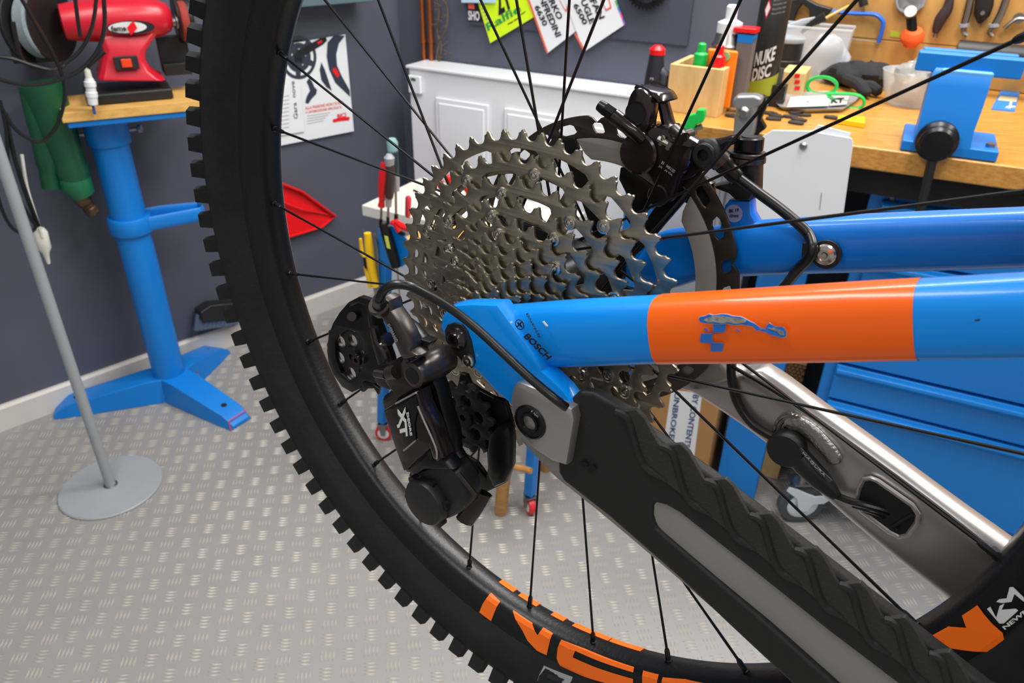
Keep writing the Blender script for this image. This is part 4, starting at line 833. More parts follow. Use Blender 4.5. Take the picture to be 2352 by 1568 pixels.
# --- cardboard box with printed tape
ob = Z(1600, 1132); 
def XF(px, py, off=0.0): return PL(px, py, ob + NB * off, NB)
a, b_ = XF(1490, 900), XF(1655, 920); hx = XF(1600, 900).z; w_ = (b_ - a).dot(DB)
t = thing('cardboard_box', 'brown cardboard box with white printed tape, left of the blue bench leg', 'box', ob)
m = MB(); c = (a + b_) / 2; m.box((c.x - NB.x * .12, c.y - NB.y * .12, hx / 2 + .001), (w_, .24, hx), DB, NB, UPV); obj('carton', m, CARD, t, .002)
m = MB(); P = [XF(x, y, .0004) for x, y in [(1542, 895), (1613, 903), (1590, 1085), (1515, 1075)]]; m.prism(P, NB * .0006); tp = obj('tape', m, PAPER, t)
fx = lambda x, y: XF(x, y, .0012)
text('tape_text', 'BY CONTENTS', fx(1592, 905), fx(1571, 1026), fx(1606, 907), DNAVY, tp, bold=.02)
text('tape_text', 'UNBROKEN', fx(1550, 900), fx(1534, 1022), fx(1563, 902), DNAVY, tp, bold=.02)
gq = XF(1612, 902); m = MB(); blob(m, V3((gq.x, gq.y, hx + .026)) - NB * .05, .05, .045, .024, 21, .35); one('green_bag', m, mat('leaf_green_film', (30, 110, 44), .4, bump=.6, bs=40), 'crumpled green bag lying on top of the cardboard box', 'bag')
# honeycomb bundle behind the bench leg
hq = PL(1812, 862, lg - NB * .10, NB); cz = hq.z; hq = V3((hq.x, hq.y, 0))
t = thing('stick_bundle', 'bundle of short round wooden sticks seen end on behind the bench leg', 'bundle', (hq.x, hq.y, cz - .04))
m = MB()
for i in range(6):
    for j in range(8): q = V3((hq.x, hq.y, cz)) + DB * ((i - 2.5) * .0105 + (j % 2) * .005) + UPV * ((j - 3.5) * .0095); m.cyl(q - NB * .08, q, .0048, n=8)
o = obj('sticks', m, mat('stick_end_brown', (150, 110, 64), .7), t); o['kind'] = 'stuff'
m = MB(); m.box(V3((hq.x, hq.y, cz + .055)) - NB * .04, (.07, .08, .03), DB, NB, UPV); m.box(V3((hq.x, hq.y, (cz - .04) / 2)) - NB * .04, (.07, .08, cz - .044), DB, NB, UPV); obj('block', m, BOXW, t)
# ================================================================ tool trolley, white cupboard, stool behind the wheel
w1, w2 = Z(883, 1008), Z(1216, 1176)
# white cupboard
zz = .60; k0 = Z(808, 464, zz); k1 = Z(965, 420, zz); k2 = Z(932, 500, zz)
ux = (k2 - k0).normalized(); ux = D2; uy = D1
t = thing('white_cupboard', 'low white cupboard with an overhanging top, in front of the white heater', 'cupboard', (k0 + ux * .25 + uy * .15)*1)
m = MB(); m.box(k0 + ux * .30 + uy * .15 - UPV * .016, (.60, .30, .034), ux, N2, UPV); obj('top', m, CREAM, t, .003)
m = MB(); m.box(V3((k0.x, k0.y, 0)) + ux * .31 + uy * .16 + UPV * (zz - .034) / 2, (.52, .26, zz - .036), ux, N2, UPV); obj('cabinet_body', m, mat('pale_grey_laminate', (200, 204, 212), .5), t, .002)
# blue bin beside the cupboard
q0 = Z(1432, 522, zz); m = MB(); hq_ = VF(1440, 402, q0).z; c = V3((q0.x, q0.y, 0)) + ux * .03 + uy * .03; m.box(c + UPV * (hq_ / 2 + .001), (.085, .06, hq_), ux, N2, UPV); m.box(c + UPV * (hq_ - .004), (.095, .07, .012), ux, N2, UPV); one('blue_bin', m, SBLUE, 'tall narrow blue bin seen between the cassette and the brake caliper', 'bin', bevel=.003)
# trolley
hz = VF(885, 522, w1).z
t = thing('tool_trolley', 'narrow blue tool trolley on small red wheels holding screwdrivers, behind the rear wheel', 'trolley', (w1 + w2) / 2)
td = (w2 - w1).normalized(); tn = V3((td.y, -td.x, 0)); tn = tn if tn.y < 0 else -tn
def TF(px, py, off=0.0): return PL(px, py, w1 + tn * off, tn)
for k, (w_, xt, yt) in enumerate(((w1, 885, 530), (w2, 1262, 800))):
    top = TF(xt, yt); top = V3((top.x, top.y, hz - .01)) if k == 0 else V3((w2.x + .012, w2.y, hz - .01)); m = MB()
    b0 = V3((w_.x, w_.y, .065)); s1, s2 = td * .0125, tn * .0125
    m.hexa([b0 - s1 - s2, b0 + s1 - s2, b0 + s1 + s2, b0 - s1 + s2, top - s1 - s2, top + s1 - s2, top + s1 + s2, top - s1 + s2]); lgo = obj('leg', m, SBLUE, t, .002)
    c = V3((w_.x, w_.y, .026)); A = (tn * .8 + td * .5).normalized() if k == 0 else (tn * .8 - td * .5).normalized()
    m = MB(); m.lathe([(.017, -.009), (.025, -.008), (.0255, 0), (.025, .008), (.017, .009)], c, A, 24); cw_ = obj('caster', m, mat('red_wheel_rubber', (216, 40, 48), .4), t)
    m = MB(); m.lathe([(.004, -.0105), (.017, -.009), (.017, .009), (.004, .0105)], c, A, 20); obj('wheel_disc', m, WHITEP, cw_)
    m = MB(); S_ = A.cross(UPV); m.prism([c + A * .012 + S_ * x + UPV * y for x, y in [(-.006, -.004), (.006, -.004), (.012, .034), (-.012, .034)]], A * .002); m.prism([c - A * .014 + S_ * x + UPV * y for x, y in [(-.006, -.004), (.006, -.004), (.012, .034), (-.012, .034)]], A * .002); m.box(c + UPV * .034, (.03, .026, .004), S_, A, UPV); m.cyl(c + UPV * .034, c + UPV * .05, .006, n=8); obj('fork', m, STEEL, cw_)
m = MB(); P = [TF(x, y, .014) for x, y in [(869, 524), (900, 518), (925, 535), (945, 560), (940, 600), (925, 612), (904, 612), (870, 592)]]; m.prism(P, tn * .003); obj('side_panel', m, SBLUE, t, .001)
m = MB(); q1, q2 = V3((w1.x, w1.y, hz)), V3((w2.x, w2.y, hz)); m.box(q1.lerp(q2, .62) - tn * .10, ((q2 - q1).length * .76, .20, .012), td, tn, UPV); obj('tray', m, WPLY, t, .001)
for z_ in (.25,): m = MB(); m.box((w1 + w2) / 2 + UPV * z_ - tn * .02, ((w2 - w1).length, .016, .025), td, tn, UPV)
# screwdrivers etc in the trolley
def tool(name, label, cat, parts, base): 
    t_ = thing(name, label, cat, base); 
    for nm, m, mt in parts: obj(nm, m, mt, t_)
def ttube(pts, r, off, n=10, flat=1.0): m = MB(); m.tube([TF(x, y, off) for x, y in pts], r, n, flat=flat); return m
GR = mat('grey_grip_plastic', (150, 152, 156), .4); DKB = mat('brown_black_grip', (58, 46, 46), .45)
tool('screwdriver', 'screwdriver with a faceted translucent red handle in the trolley', 'screwdriver', [('handle', ttube([(883, 374), (883, 390), (881, 420), (879, 435), (877, 462), (876, 474)], [.008, .012, .0125, .011, .007, .009], .03, 8), REDP), ('shaft', ttube([(876, 472), (875, 520)], .003, .03), STEEL), ('blade', ttube([(875, 502), (874, 516)], .004, .03), BLACKM)], TF(875, 520, .03))
tool('screwdriver', 'screwdriver with dark brown handle and round grey end, right of the red one', 'screwdriver', [('handle', ttube([(896, 378), (897, 410), (895, 440), (894, 454)], [.009, .011, .011, .009], .028, 12), DKB), ('end_cap', ttube([(894, 354), (894, 362), (895, 380)], [.006, .0125, .010], .028, 14), GR), ('collar', ttube([(893, 450), (892, 474)], [.009, .007], .028), GR), ('shaft', ttube([(892, 472), (891, 520)], .003, .028), STEEL), ('blade', ttube([(891, 498), (891, 514)], .004, .028), BLACKM)], TF(891, 520, .028))
tool('screwdriver', 'screwdriver with teal and grey handle, tallest and rearmost in the trolley', 'screwdriver', [('handle', ttube([(902, 345), (905, 380), (907, 405)], [.012, .011, .009], .01, 12), mat('teal_black_grip', (34, 56, 58), .4)), ('end_cap', ttube([(901, 318), (901, 326), (902, 348)], [.008, .013, .012], .01, 14), mat('pale_teal_plastic', (130, 168, 172), .4)), ('neck', ttube([(908, 402), (910, 438)], [.010, .008], .01), GR), ('shaft', ttube([(909, 436), (910, 500)], .003, .01), STEEL), ('sleeve', ttube([(910, 492), (910, 508)], .005, .01), BLACKM)], TF(910, 508, .01))
tool('torch', 'slim black torch with a yellow label leaning on the blue trolley panel', 'torch', [('barrel', ttube([(880, 514), (887, 535), (902, 585), (910, 614)], [.011, .0135, .0135, .012], .032, 16), BLACKM), ('tip_rod', ttube([(912, 612), (918, 680)], .002, .032), STEEL)], TF(910, 614, .032))
t = bpy.data.objects['torch']; a, b_ = TF(887, 542, .046), TF(893, 570, .046); m = MB(); w_ = td * .0055; m.prism([a - w_, a + w_, b_ + w_, b_ - w_], tn * .001); obj('label', m, mat('yellow_label', (220, 230, 90), .5), t)
t = thing('pliers', 'yellow handled pliers hanging at the left side of the blue trolley', 'pliers', TF(850, 660, .03))
obj('handle', ttube([(844, 535), (848, 570), (853, 610), (863, 658)], [.009, .0115, .0115, .009], .03, 12), YELLOWP, t); obj('handle', ttube([(828, 548), (831, 580), (838, 592)], [.004, .0055, .003], .02, 10), YELLOWP, t); obj('handle', ttube([(838, 612), (846, 640), (850, 660)], [.004, .0055, .005], .02, 10), YELLOWP, t)
obj('jaw', ttube([(861, 655), (868, 700)], [.006, .003], .03), STEEL, t); obj('spring', ttube([(834, 527), (838, 540)], .0018, .03), STEEL, t); obj('pivot', ttube([(838, 590), (842, 614)], .006, .02), BLACKM, t)
m = MB(); m.tube(cr([TF(x, y, .02) for x, y in [(858, 535), (866, 560), (868, 620), (872, 690)]]), .003, 8); one('steel_rod', m, STEEL, 'thin steel rod between the yellow pliers and the trolley upright', 'rod')
t = thing('red_cutter', 'small red handled cutter on the trolley edge right of the screwdrivers', 'cutter', TF(920, 535, .02))
obj('handle', ttube([(900, 510), (908, 514), (916, 533)], [.006, .007, .005], .02), REDP, t); obj('handle', ttube([(908, 508), (925, 520), (942, 528)], [.006, .008, .006], .03), REDP, t); obj('jaw', ttube([(918, 533), (930, 538)], [.006, .004], .015), BLACKM, t)
m = ttube([(937, 450), (938, 455), (937, 494), (936, 498)], [.005, .0075, .0075, .005], -.04, 12); one('small_red_tool', m, mat('faded_red_grip', (216, 60, 76), .4), 'upright faded red grip of a small tool near the cassette edge', 'tool')
m = MB(); m.tube(cr([TF(x, y, -.05) for x, y in [(950, 437), (960, 442), (965, 452), (963, 462)]]), .0028, 8); one('hex_key', m, BLACKM, 'bent black hex key on the white cupboard top', 'hex key')
for k, (x, y, r_) in enumerate(((1013, 424, .010), (1031, 410, .008), (1072, 432, .008))): m = MB(); m.ball(TF(x, y, -.06), r_, 12, 8, (1, 1, 1.3)); m.tube([TF(x, y, -.06), TF(x + 8, y + 60, -.06)], .004, 8); one('red_topped_driver', m, REDP, ['leftmost small red driver seen through the cassette teeth', 'topmost small red driver seen at the cassette rim', 'rightmost small red driver seen through the upper cassette slots'][k], 'driver', 'red drivers behind the cassette')
# wooden stool
s0 = Z(1150, 1178); t = thing('wooden_stool', 'plain wooden stool whose leg shows between the derailleur and the chainstay', 'stool', s0)
st = V3((s0.x, s0.y, .46)) - tn * .02 + td * .02
OAK = wood('turned_wood', (196, 146, 82), (170, 120, 60))
for k, (dx, dy) in enumerate(((0, 0), (-.24, 0), (0, -.22), (-.24, -.22))):
    b0 = s0 + td * dx * .9 - tn * -dy * 1.0; m = MB(); m.tube([b0 + UPV * .0, b0 + UPV * .01, st + td * dx + tn * dy], [.014, .017, .019], 14); obj('leg', m, OAK, t)
m = MB(); a = V3((s0.x, s0.y, .17)); m.tube([a, a + td * .09 + UPV * .02], .008, 10); m.tube([a + UPV * .1, a - td * .22 + UPV * .1], .009, 10); obj('stretcher', m, OAK, t)
m = MB(); m.box(st - td * .12 - tn * .11 + UPV * .012, (.32, .28, .024), td, tn, UPV); obj('seat', m, WPLY, t, .006)
# ================================================================ the bicycle (rear end), built in its own frame: origin on the rear axle
bike = thing('bicycle', 'blue and orange mountain bike rear end held in mid air, wheel, cassette and derailleur', 'bicycle', BORG, M=BMW)
def bf(x, s, z): return bw(x, s, z)
def arcpt(r, a, s): return bw(r * math.cos(a), s, r * math.sin(a))
def revb(name, prof, m_, parent=bike, n=160, cap=False, closed=False, a0=0, a1=360):      # prof: (radius, s) around the axle
    full = abs(a1 - a0) > 359; m = MB(); N = n
    L = [[arcpt(r, math.radians(a0 + (a1 - a0) * i / N), s) for r, s in prof] for i in range(N + (0 if full else 1))]
    m.loft(L, cap=not full, closed=full) if closed else None
    if not closed:
        k = len(prof); fs = []
        for i in range(len(L) if full else len(L) - 1):
            j = (i + 1) % len(L)
            for q in range(k - 1): fs.append((i * k + q, i * k + q + 1, j * k + q + 1, j * k + q))
        m.add([p for l in L for p in l], fs)
    return obj(name, m, m_, parent)
# frame matrix for plates lying in the wheel plane at lateral offset s (local x forward, y up, z toward the drive side)
def PM(s): return BMW @ Matrix.Translation(V3((0, -s, 0))) @ Matrix(((1, 0, 0, 0), (0, 0, -1, 0), (0, 1, 0, 0), (0, 0, 0, 1)))
def b2(px, py, s): v = BL(px, py, s); return (v.x, v.z)
def bplate(name, pts, s, th, m_, parent=bike, holes=(), bev=.0015, smooth=0):      # outline traced at its front face offset s, body extends th away
    P = [b2(x, y, s) for x, y in pts]
    if smooth: P = [(q.x, q.y) for q in cr([V3((x, y, 0)) for x, y in P], smooth, True)]
    return plate(name, [P] + [[b2(x, y, s) for x, y in h] for h in holes], th, PM(s - th / 2), m_, parent, bev)
def C6(seq): return S(seq, 2.529, 720, 620)
def CB(seq): return S(seq, 3.0157, 1260, 180)
def CD_(seq): return S(seq, 3.0157, 1240, 780)
# ---- tyre
TP = [(0.297, 0.0165), (0.302, 0.0205), (0.309, 0.0262), (0.317, 0.0292), (0.326, 0.0295), (0.333, 0.0268), (0.338, 0.022), (0.3405, 0.014), (0.3415, 0.005)]
TP += [(r, -s) for r, s in reversed(TP)]
tyre = revb('tyre', TP, TYRE, n=200, closed=True)
def knobmesh(name, r, s, dr, ds, wt, ws, h, lean):
    """tread block in a local frame: x tangential, y toward drive side, z radial"""
    m = MB(); t = wt / 2; u = ws / 2; k = .86
    m.hexa([V3(p) for p in ((-t, -u, -.003), (t, -u, -.003), (t, u, -.003), (-t, u, -.003), (-t * k, -u * k + lean, h), (t * k, -u * k + lean, h), (t * k, u * k + lean, h), (-t * k, u * k + lean, h))])
    me = bpy.data.meshes.new(name); me.from_pydata(m.v, [], m.f); me.materials.append(KNOB); return me
KS = knobmesh('tread_knob', 0, 0, 0, 0, .0130, .0125, .0095, 0); KC = knobmesh('tread_knob', 0, 0, 0, 0, .0115, .028, .0062, 0)
def knob(a, r, s, tilt, me):
    R_ = Matrix(((-math.sin(a), 0, math.cos(a)), (0, -1, 0), (math.cos(a), 0, math.sin(a)))).to_4x4()      # columns: tangential, drive side, radial
    M = BMW @ Matrix.Translation(V3((r * math.cos(a), -s, r * math.sin(a)))) @ R_ @ Matrix.Rotation(tilt, 4, 'X')
    inst('tread_knob', me, M, tyre)
NK = 97
for i in range(NK):
    deg = (214.35 + i * 360 / NK) % 360
    a = math.radians(deg)
    knob(a, .3350, .0250, -.75, KS); knob(a, .3350, -.0250, .75, KS); knob(a, .3410, 0, 0, KC)
# ---- rim
RP = [(.2768, 0), (.2772, .006), (.2788, .0098), (.2815, .0122), (.296, .0168), (.3015, .0172), (.3025, .0185), (.3035, .0175), (.3035, .0150), (.2975, .0140), (.2975, -.0140), (.3035, -.0150), (.3035, -.0175), (.3025, -.0185), (.3015, -.0172), (.296, -.0168), (.2815, -.0122), (.2788, -.0098), (.2772, -.006)]
rim = revb('rim', RP, RIM, n=200, closed=True)
def rim_s(r):
    T = [(.2768, 0), (.2772, .006), (.2788, .0098), (.2815, .0122), (.296, .0168), (.3015, .0172), (.31, .018)]
    for (r0, s0), (r1, s1) in zip(T, T[1:]):
        if r <= r1: return s0 + (s1 - s0) * max(0, (r - r0)) / (r1 - r0)
    return .018
def onrim(px, py, lift=.0006, fn=None):
    fn = fn or rim_s; s = .014
    for _ in range(14):
        v = BL(px, py, s); s = .5 * s + .5 * fn(math.hypot(v.x, v.z))
    v = BL(px, py, s); r = math.hypot(v.x, v.z); a = math.atan2(v.z, v.x); return r, a, s + lift
def decal(name, px_pts, m_, parent, fn=None, lift=.0006):
    """printed patch following the rim or tyre side: outline in (angle, radius), cut into fine strips"""
    P = [onrim(x, y, lift, fn) for x, y in px_pts]; ff = fn or rim_s
    bm = bmesh.new(); vs_ = [bm.verts.new((a, r, 0)) for r, a, s in P]; bm.faces.new(vs_)
    for k in range(40):
        lo, hi = min(v.co.x for v in bm.verts), max(v.co.x for v in bm.verts)
        x = math.floor(lo / .012) * .012 + .012 * (k + 1)
        if x >= hi: break
        bmesh.ops.bisect_plane(bm, geom=bm.verts[:] + bm.edges[:] + bm.faces[:], plane_co=(x, 0, 0), plane_no=(1, 0, 0))
    for y in (.2772, .2788, .2815, .286, .291, .296, .3015):
        bmesh.ops.bisect_plane(bm, geom=bm.verts[:] + bm.edges[:] + bm.faces[:], plane_co=(0, y, 0), plane_no=(0, 1, 0))
    Wi = WMAT[parent.name].inverted()
    for v in bm.verts: a, r = v.co.x, v.co.y; v.co = Wi @ arcpt(r, a, ff(r) + lift)
    me = bpy.data.meshes.new(name); bm.to_mesh(me); bm.free(); me.materials.append(m_)
    o = bpy.data.objects.new(name, me); COL.objects.link(o); o.parent = parent; WMAT[o.name] = WMAT[parent.name]; return o
def CR_(seq): return S(seq, 2.347, 300, 900)
def CL_(seq): return S(seq, 1.7396, 1000, 1240)
decal('decal_letter', CR_([(1938, 1086), (1992, 1130), (1972, 1165), (1945, 1232), (1882, 1185), (1900, 1140)]), DORANGE, rim)
decal('decal_letter', CL_([(310, 280), (388, 330), (410, 378), (430, 350), (470, 372), (446, 458), (408, 440), (370, 400), (350, 360)]), DORANGE, rim)
decal('decal_letter', CL_([(505, 395), (600, 432), (796, 505), (792, 526), (640, 475), (560, 440), (550, 466), (640, 505), (792, 552), (790, 590), (600, 545), (500, 500), (486, 470), (490, 430)]), DORANGE, rim)
decal('decal_letter', CL_([(832, 518), (894, 534), (884, 600), (828, 600)]), DORANGE, rim)
decal('decal_letter', CL_([(910, 545), (1000, 552), (1070, 568), (1040, 600), (900, 600)]), DORANGE, rim)
decal('decal_letter', CL_([(1400, 572), (1460, 566), (1520, 555), (1500, 600), (1420, 600)]), DORANGE, rim)
decal('decal_letter', S([(1068, 1322), (1150, 1276), (1240, 1284), (1218, 1222), (1296, 1168), (1330, 1215), (1370, 1262), (1425, 1310), (1434, 1352), (1352, 1406), (1240, 1400), (1160, 1388)], 2.2154, 1660, 860), DORANGE, rim)
# white maker's mark on the rim
def rimpoly(pts, m_=DWHITE): decal('decal_mark', S(pts, 2.2154, 1660, 860), m_, rim)
rimpoly([(1345, 1188), (1362, 1176), (1392, 1232), (1410, 1172), (1434, 1160), (1420, 1192), (1492, 1186), (1504, 1196), (1430, 1262), (1408, 1262)])
rimpoly([(1392, 1152), (1408, 1138), (1445, 1134), (1460, 1078), (1478, 1076), (1533, 1130), (1533, 1152), (1485, 1112), (1470, 1152), (1420, 1158)])
text('decal_text', 'NEWMEN', bw(*[(lambda r, a, s: (r * math.cos(a), s, r * math.sin(a)))(*onrim(*S([(1440, 1292)], 2.2154, 1660, 860)[0]))][0]), bw(*[(lambda r, a, s: (r * math.cos(a), s, r * math.sin(a)))(*onrim(*S([(1625, 1150)], 2.2154, 1660, 860)[0]))][0]), bw(*[(lambda r, a, s: (r * math.cos(a), s, r * math.sin(a)))(*onrim(*S([(1425, 1276)], 2.2154, 1660, 860)[0]))][0]), DWHITE, rim, bold=.02)
# orange print seen on the far side of the rim bed
for q0, q1 in (((262, 166), (320, 203)), ((340, 215), (412, 262)), ((470, 292), (520, 320)), ((556, 342), (700, 398)), ((705, 400), (830, 444))):
    (xa, ya), (xb, yb) = CL_([q0, q1]); va, vb = BL(xa, ya, -.008), BL(xb, yb, -.008); a0, a1 = math.atan2(va.z, va.x), math.atan2(vb.z, vb.x); L = []
    for i in range(9):
        a = a0 + (a1 - a0) * i / 8; L.append([arcpt(.2766, a, -.0045), arcpt(.2780, a, -.0098), arcpt(.2806, a, -.0124), arcpt(.2812, a, -.0120), arcpt(.2786, a, -.0094), arcpt(.2772, a, -.0045)])
    m = MB(); m.loft(L); obj('decal_mark', m, DORANGE, rim)
def tyre_s(r):
    T = [(.297, .0165), (.302, .0205), (.309, .0262), (.317, .0292), (.326, .0295), (.333, .0268), (.338, .0220)]
    for (r0, s0), (r1, s1) in zip(T, T[1:]):
        if r <= r1: return s0 + (s1 - s0) * max(0, r - r0) / (r1 - r0)
    return .03
decal('tyre_lettering', CL_([(435, 500), (550, 545), (545, 560), (520, 600), (400, 600), (415, 540)]), DGREY, tyre, tyre_s, .0004)
decal('tyre_lettering', CL_([(455, 528), (520, 552), (500, 566), (448, 545)]), DBLACK, tyre, tyre_s, .0012)
# ---- hub
HUB = mat('hub_black_anodised', (26, 26, 28), .35, metal=.5)
revb('hub_body', [(.001, -.072), (.010, -.072), (.010, -.058), (.020, -.056), (.0215, -.050), (.0255, -.0395), (.0255, -.034), (.020, -.030), (.0165, -.020), (.0165, .008), (.022, .014), (.0315, .018), (.0315, .023), (.024, .0235), (.017, .024), (.017, .066), (.010, .068), (.010, .074), (.001, .074)], HUB, n=48)
# ---- spokes
def spoke(idx, drive, sign):
    a = math.radians(181.10 + idx * 360 / 28); rf, off, sf = (.0295, math.radians(74), .0205) if drive else (.0235, math.radians(66), -.0365)
    if not drive and idx in (): pass
    n0 = arcpt(.2768, a, .0015 if drive else -.0015); e = arcpt(rf, a + sign * off, sf); d = (e - n0).normalized()
    m = MB(); m.tube([n0 + d * .006, n0 + d * .03, n0 + d * .05, e - d * .03, e - d * .015, e], [.0010, .0010, .00088, .00088, .0011, .0011], 7); sp_ = obj('spoke', m, SPOKE, bike)
    m = MB(); m.tube([n0 - d * .002, n0 + d * .001, n0 + d * .0015, n0 + d * .008, n0 + d * .010], [.0026, .0026, .0019, .0019, .0013], 6); obj('nipple', m, BLACKM, sp_)
for i in range(28):
    drive = i % 2 == 0
    sign = ((1 if (i // 2) % 2 == 0 else -1) if drive else (1 if ((i - 1) // 2) % 2 == 0 else -1))
    spoke(i, drive, sign)
# ---- cassette
TEETH = [51, 45, 39, 33, 28, 24, 21, 18, 16, 14, 12, 10]
SPC = .00375; S0 = .0246
def sprocket(k):
    N = TEETH[k]; pr = N * .0127 / (2 * math.pi); tip, root = pr + .0016, pr - .0043; out = []; ph = k * .37
    for i in range(N):
        sk = .05 * math.sin(i * 2.4 + k)
        for fr, r in ((0, root), (.12, root + .0002), (.22, root + .0011), (.29, root + .0026), (.33, root + .0042), (.39 + sk, tip - .0011 - .0003 * (i % 3)), (.44 + sk, tip), (.52 + sk, tip), (.58 + sk, tip - .0012), (.665, root + .0042), (.705, root + .0026), (.78, root + .0011), (.88, root + .0002)):
            a = 2 * math.pi * (i + fr) / N + ph; out.append((r * math.cos(a), r * math.sin(a)))
    holes = []
    prn = TEETH[k + 1] * .0127 / (2 * math.pi) if k < 11 else .012
    if k < 4: rin = prn - .0112
    elif k < 9: rin = max(prn - .009, .018)
    else: rin = .0168 if N > 10 else .0125
    if k == 3: rin = .038
    holes.append(circle(rin, 60))
    if k < 4:      # windows between the toothed ring and the inner band
        nw = (17, 15, 13, 11)[k]; ro = root - .0046; ri = (prn - .0086) if k < 3 else rin + .005
        for j in range(nw):
            a0 = 2 * math.pi * j / nw + ph + .06; a1 = a0 + 2 * math.pi / nw * (.76 if j % 2 else .62); w_ = []
            n = 9; rc = .0016
            for q in range(n): a = a0 + (a1 - a0) * q / (n - 1); e = rc * (1 if q in (0, n - 1) else 0); w_.append(((ro - e) * math.cos(a), (ro - e) * math.sin(a)))
            for q in range(n): a = a1 - .02 - (a1 - a0 - .04) * q / (n - 1); e = rc * (1 if q in (0, n - 1) else 0); w_.append(((ri + e) * math.cos(a), (ri + e) * math.sin(a)))
            holes.append(w_)
    elif k < 9:
        rm = (root + rin) / 2
        for j in range((11, 9, 8, 7, 6)[k - 4]):
            a = 2 * math.pi * j / (11, 9, 8, 7, 6)[k - 4] + ph; 
            if root - rin > .007: holes.append(circle(min(.0022, (root - rin) * .25), 10, rm * math.cos(a), rm * math.sin(a)))
    s = S0 + k * SPC
    o = plate('sprocket', [out] + holes, .0020 if k < 4 else .0018, PM(s), NICKEL, bike, .0003)
    if k in (1, 2, 3, 4):
        nr = (0, 10, 9, 8, 7)[k]
        rr = root - .0046
        for j in range(nr):
            a = 2 * math.pi * j / nr + k * .9
            if RV.get('m') is None:
                m = MB(); m.lathe([(.0040, -.0008), (.0042, .0), (.0040, .0012), (.0030, .0014), (.0028, .0006), (.0018, .0006), (.0017, .0018), (.0010, .0021), (.0002, .0021)], (0, 0, 0), (0, 0, 1), 16)
                RV['m'] = bpy.data.meshes.new('rivet'); RV['m'].from_pydata(m.v, [], m.f); _fin(RV['m'], 40); RV['m'].materials.append(NICKEL2)
            inst('rivet', RV['m'], PM(s + .0010) @ Matrix.Translation(V3((rr * math.cos(a), rr * math.sin(a), 0))), o)
            m2 = MB(); m2.lathe([(.0042, -.0008), (.0036, -.0014), (.0036, -SPC + .0008), (.0044, -SPC + .0012)], arcpt(rr, a, s), BAX, 12); obj('spacer', m2, NICKEL, o)
    return o
RV = {}
for k in range(12): sprocket(k)
revb('lockring', [(.006, .0655), (.0150, .0655), (.0155, .0668), (.0150, .0680), (.010, .0680), (.010, .070), (.006, .070)], BLACKM, n=40)
revb('carrier', [(.0172, .0245), (.0385, .0262), (.0385, .0285), (.030, .0310), (.0172, .0330)], BLACKM, n=48)
# ---- brake rotor
out = []
NS = 9
for i in range(180):
    a = 2 * math.pi * i / 180; f = (i * NS / 180.0) % 1.0; d = min(f, 1 - f)
    r = .1015 - (.0042 * max(0, 1 - (d / .06) ** 2) if d < .06 else 0)
    out.append((r * math.cos(a + .3), r * math.sin(a + .3)))
holes = [circle(.0872, 90)]
for i in range(27):
    a0 = 2 * math.pi * i / 27 + .02; w_ = []; big = i % 3 != 1; L = .135 if big else .085
    for q in range(6): a = a0 + L * q / 5; e = .0012 if q in (0, 5) else 0; w_.append(((.0970 - e) * math.cos(a), (.0970 - e) * math.sin(a)))
    for q in range(6): a = a0 + L - .0 - L * q / 5; e = .0012 if q in (0, 5) else 0; w_.append(((.0905 + e) * math.cos(a - .02), (.0905 + e) * math.sin(a - .02)))
    holes.append(w_)
rotor = plate('brake_rotor', [out] + holes, .0019, PM(-.0600), ROTORS, bike, .0002)
# grey cooling fins and dark carrier arms
for j, (d0, d1) in enumerate(((55, 107), (-5, 47), (-65, -13), (-125, -73), (-185, -133), (115, 167))):
    w_ = []; n = 16
    for q in range(n): f = q / (n - 1); a = math.radians(d0 + (d1 - d0) * f); w_.append((.0873 * math.cos(a), .0873 * math.sin(a)))
    for q in range(n): f = 1 - q / (n - 1); a = math.radians(d0 + (d1 - d0) * f); r = .0868 - .0135 * min(1, f / .14, (1 - f) / .14) ** .5; w_.append((r * math.cos(a), r * math.sin(a)))
    plate('cooling_fin', [w_], .0016, PM(-.0590), FIN, rotor, .0003)
for j in range(6):
    a = math.radians(60 * j + 51); a2 = a - .55; m = MB(); s = -.0575
    P = [arcpt(.014, a2 - .5, s), arcpt(.045, a - .25, s), arcpt(.0885, a - .06, s), arcpt(.0885, a + .09, s), arcpt(.050, a + .02, s), arcpt(.020, a2 + .35, s)]
    m.prism(P, BAX * -.0035); obj('carrier_arm', m, BLACKM, rotor, .0008)
revb('rotor_lockring', [(.008, -.062), (.021, -.062), (.0225, -.060), (.0225, -.055), (.019, -.053), (.014, -.053)], BLACKM, rotor, n=40)
# ---- stays
def loftstay(name, tops, bots, ss, deps, m_, parent=bike, n=24, e=2.6, cap=True, sub=5):
    """tube whose silhouette edges are traced at offset s; cross-section is a rounded box of depth dep"""
    T = [BL(x, y, s) for (x, y), s in zip(tops, ss)]; Bt = [BL(x, y, s) for (x, y), s in zip(bots, ss)]
    K_ = [V3((s, d, 0)) for s, d in zip(ss, deps)]; T, Bt, K_ = cr(T, sub), cr(Bt, sub), cr(K_, sub); lp = []
    for t, b_, k in zip(T, Bt, K_):
        c = (t + b_) / 2; h = (t - b_) / 2; row = []
        for q in range(n):
            a = 2 * math.pi * q / n; ca_, sa_ = math.cos(a), math.sin(a)
            y = abs(sa_) ** (2 / e) * math.copysign(1, sa_); x = abs(ca_) ** (2 / e) * math.copysign(1, ca_)
            v = c + h * y; row.append(BMW @ V3((v.x, -k.x + 0 - x * k.y * -1 * -1, v.z)))
        lp.append(row)
    m = MB(); m.loft(lp, cap); return obj(name, m, m_, parent, ang=50)
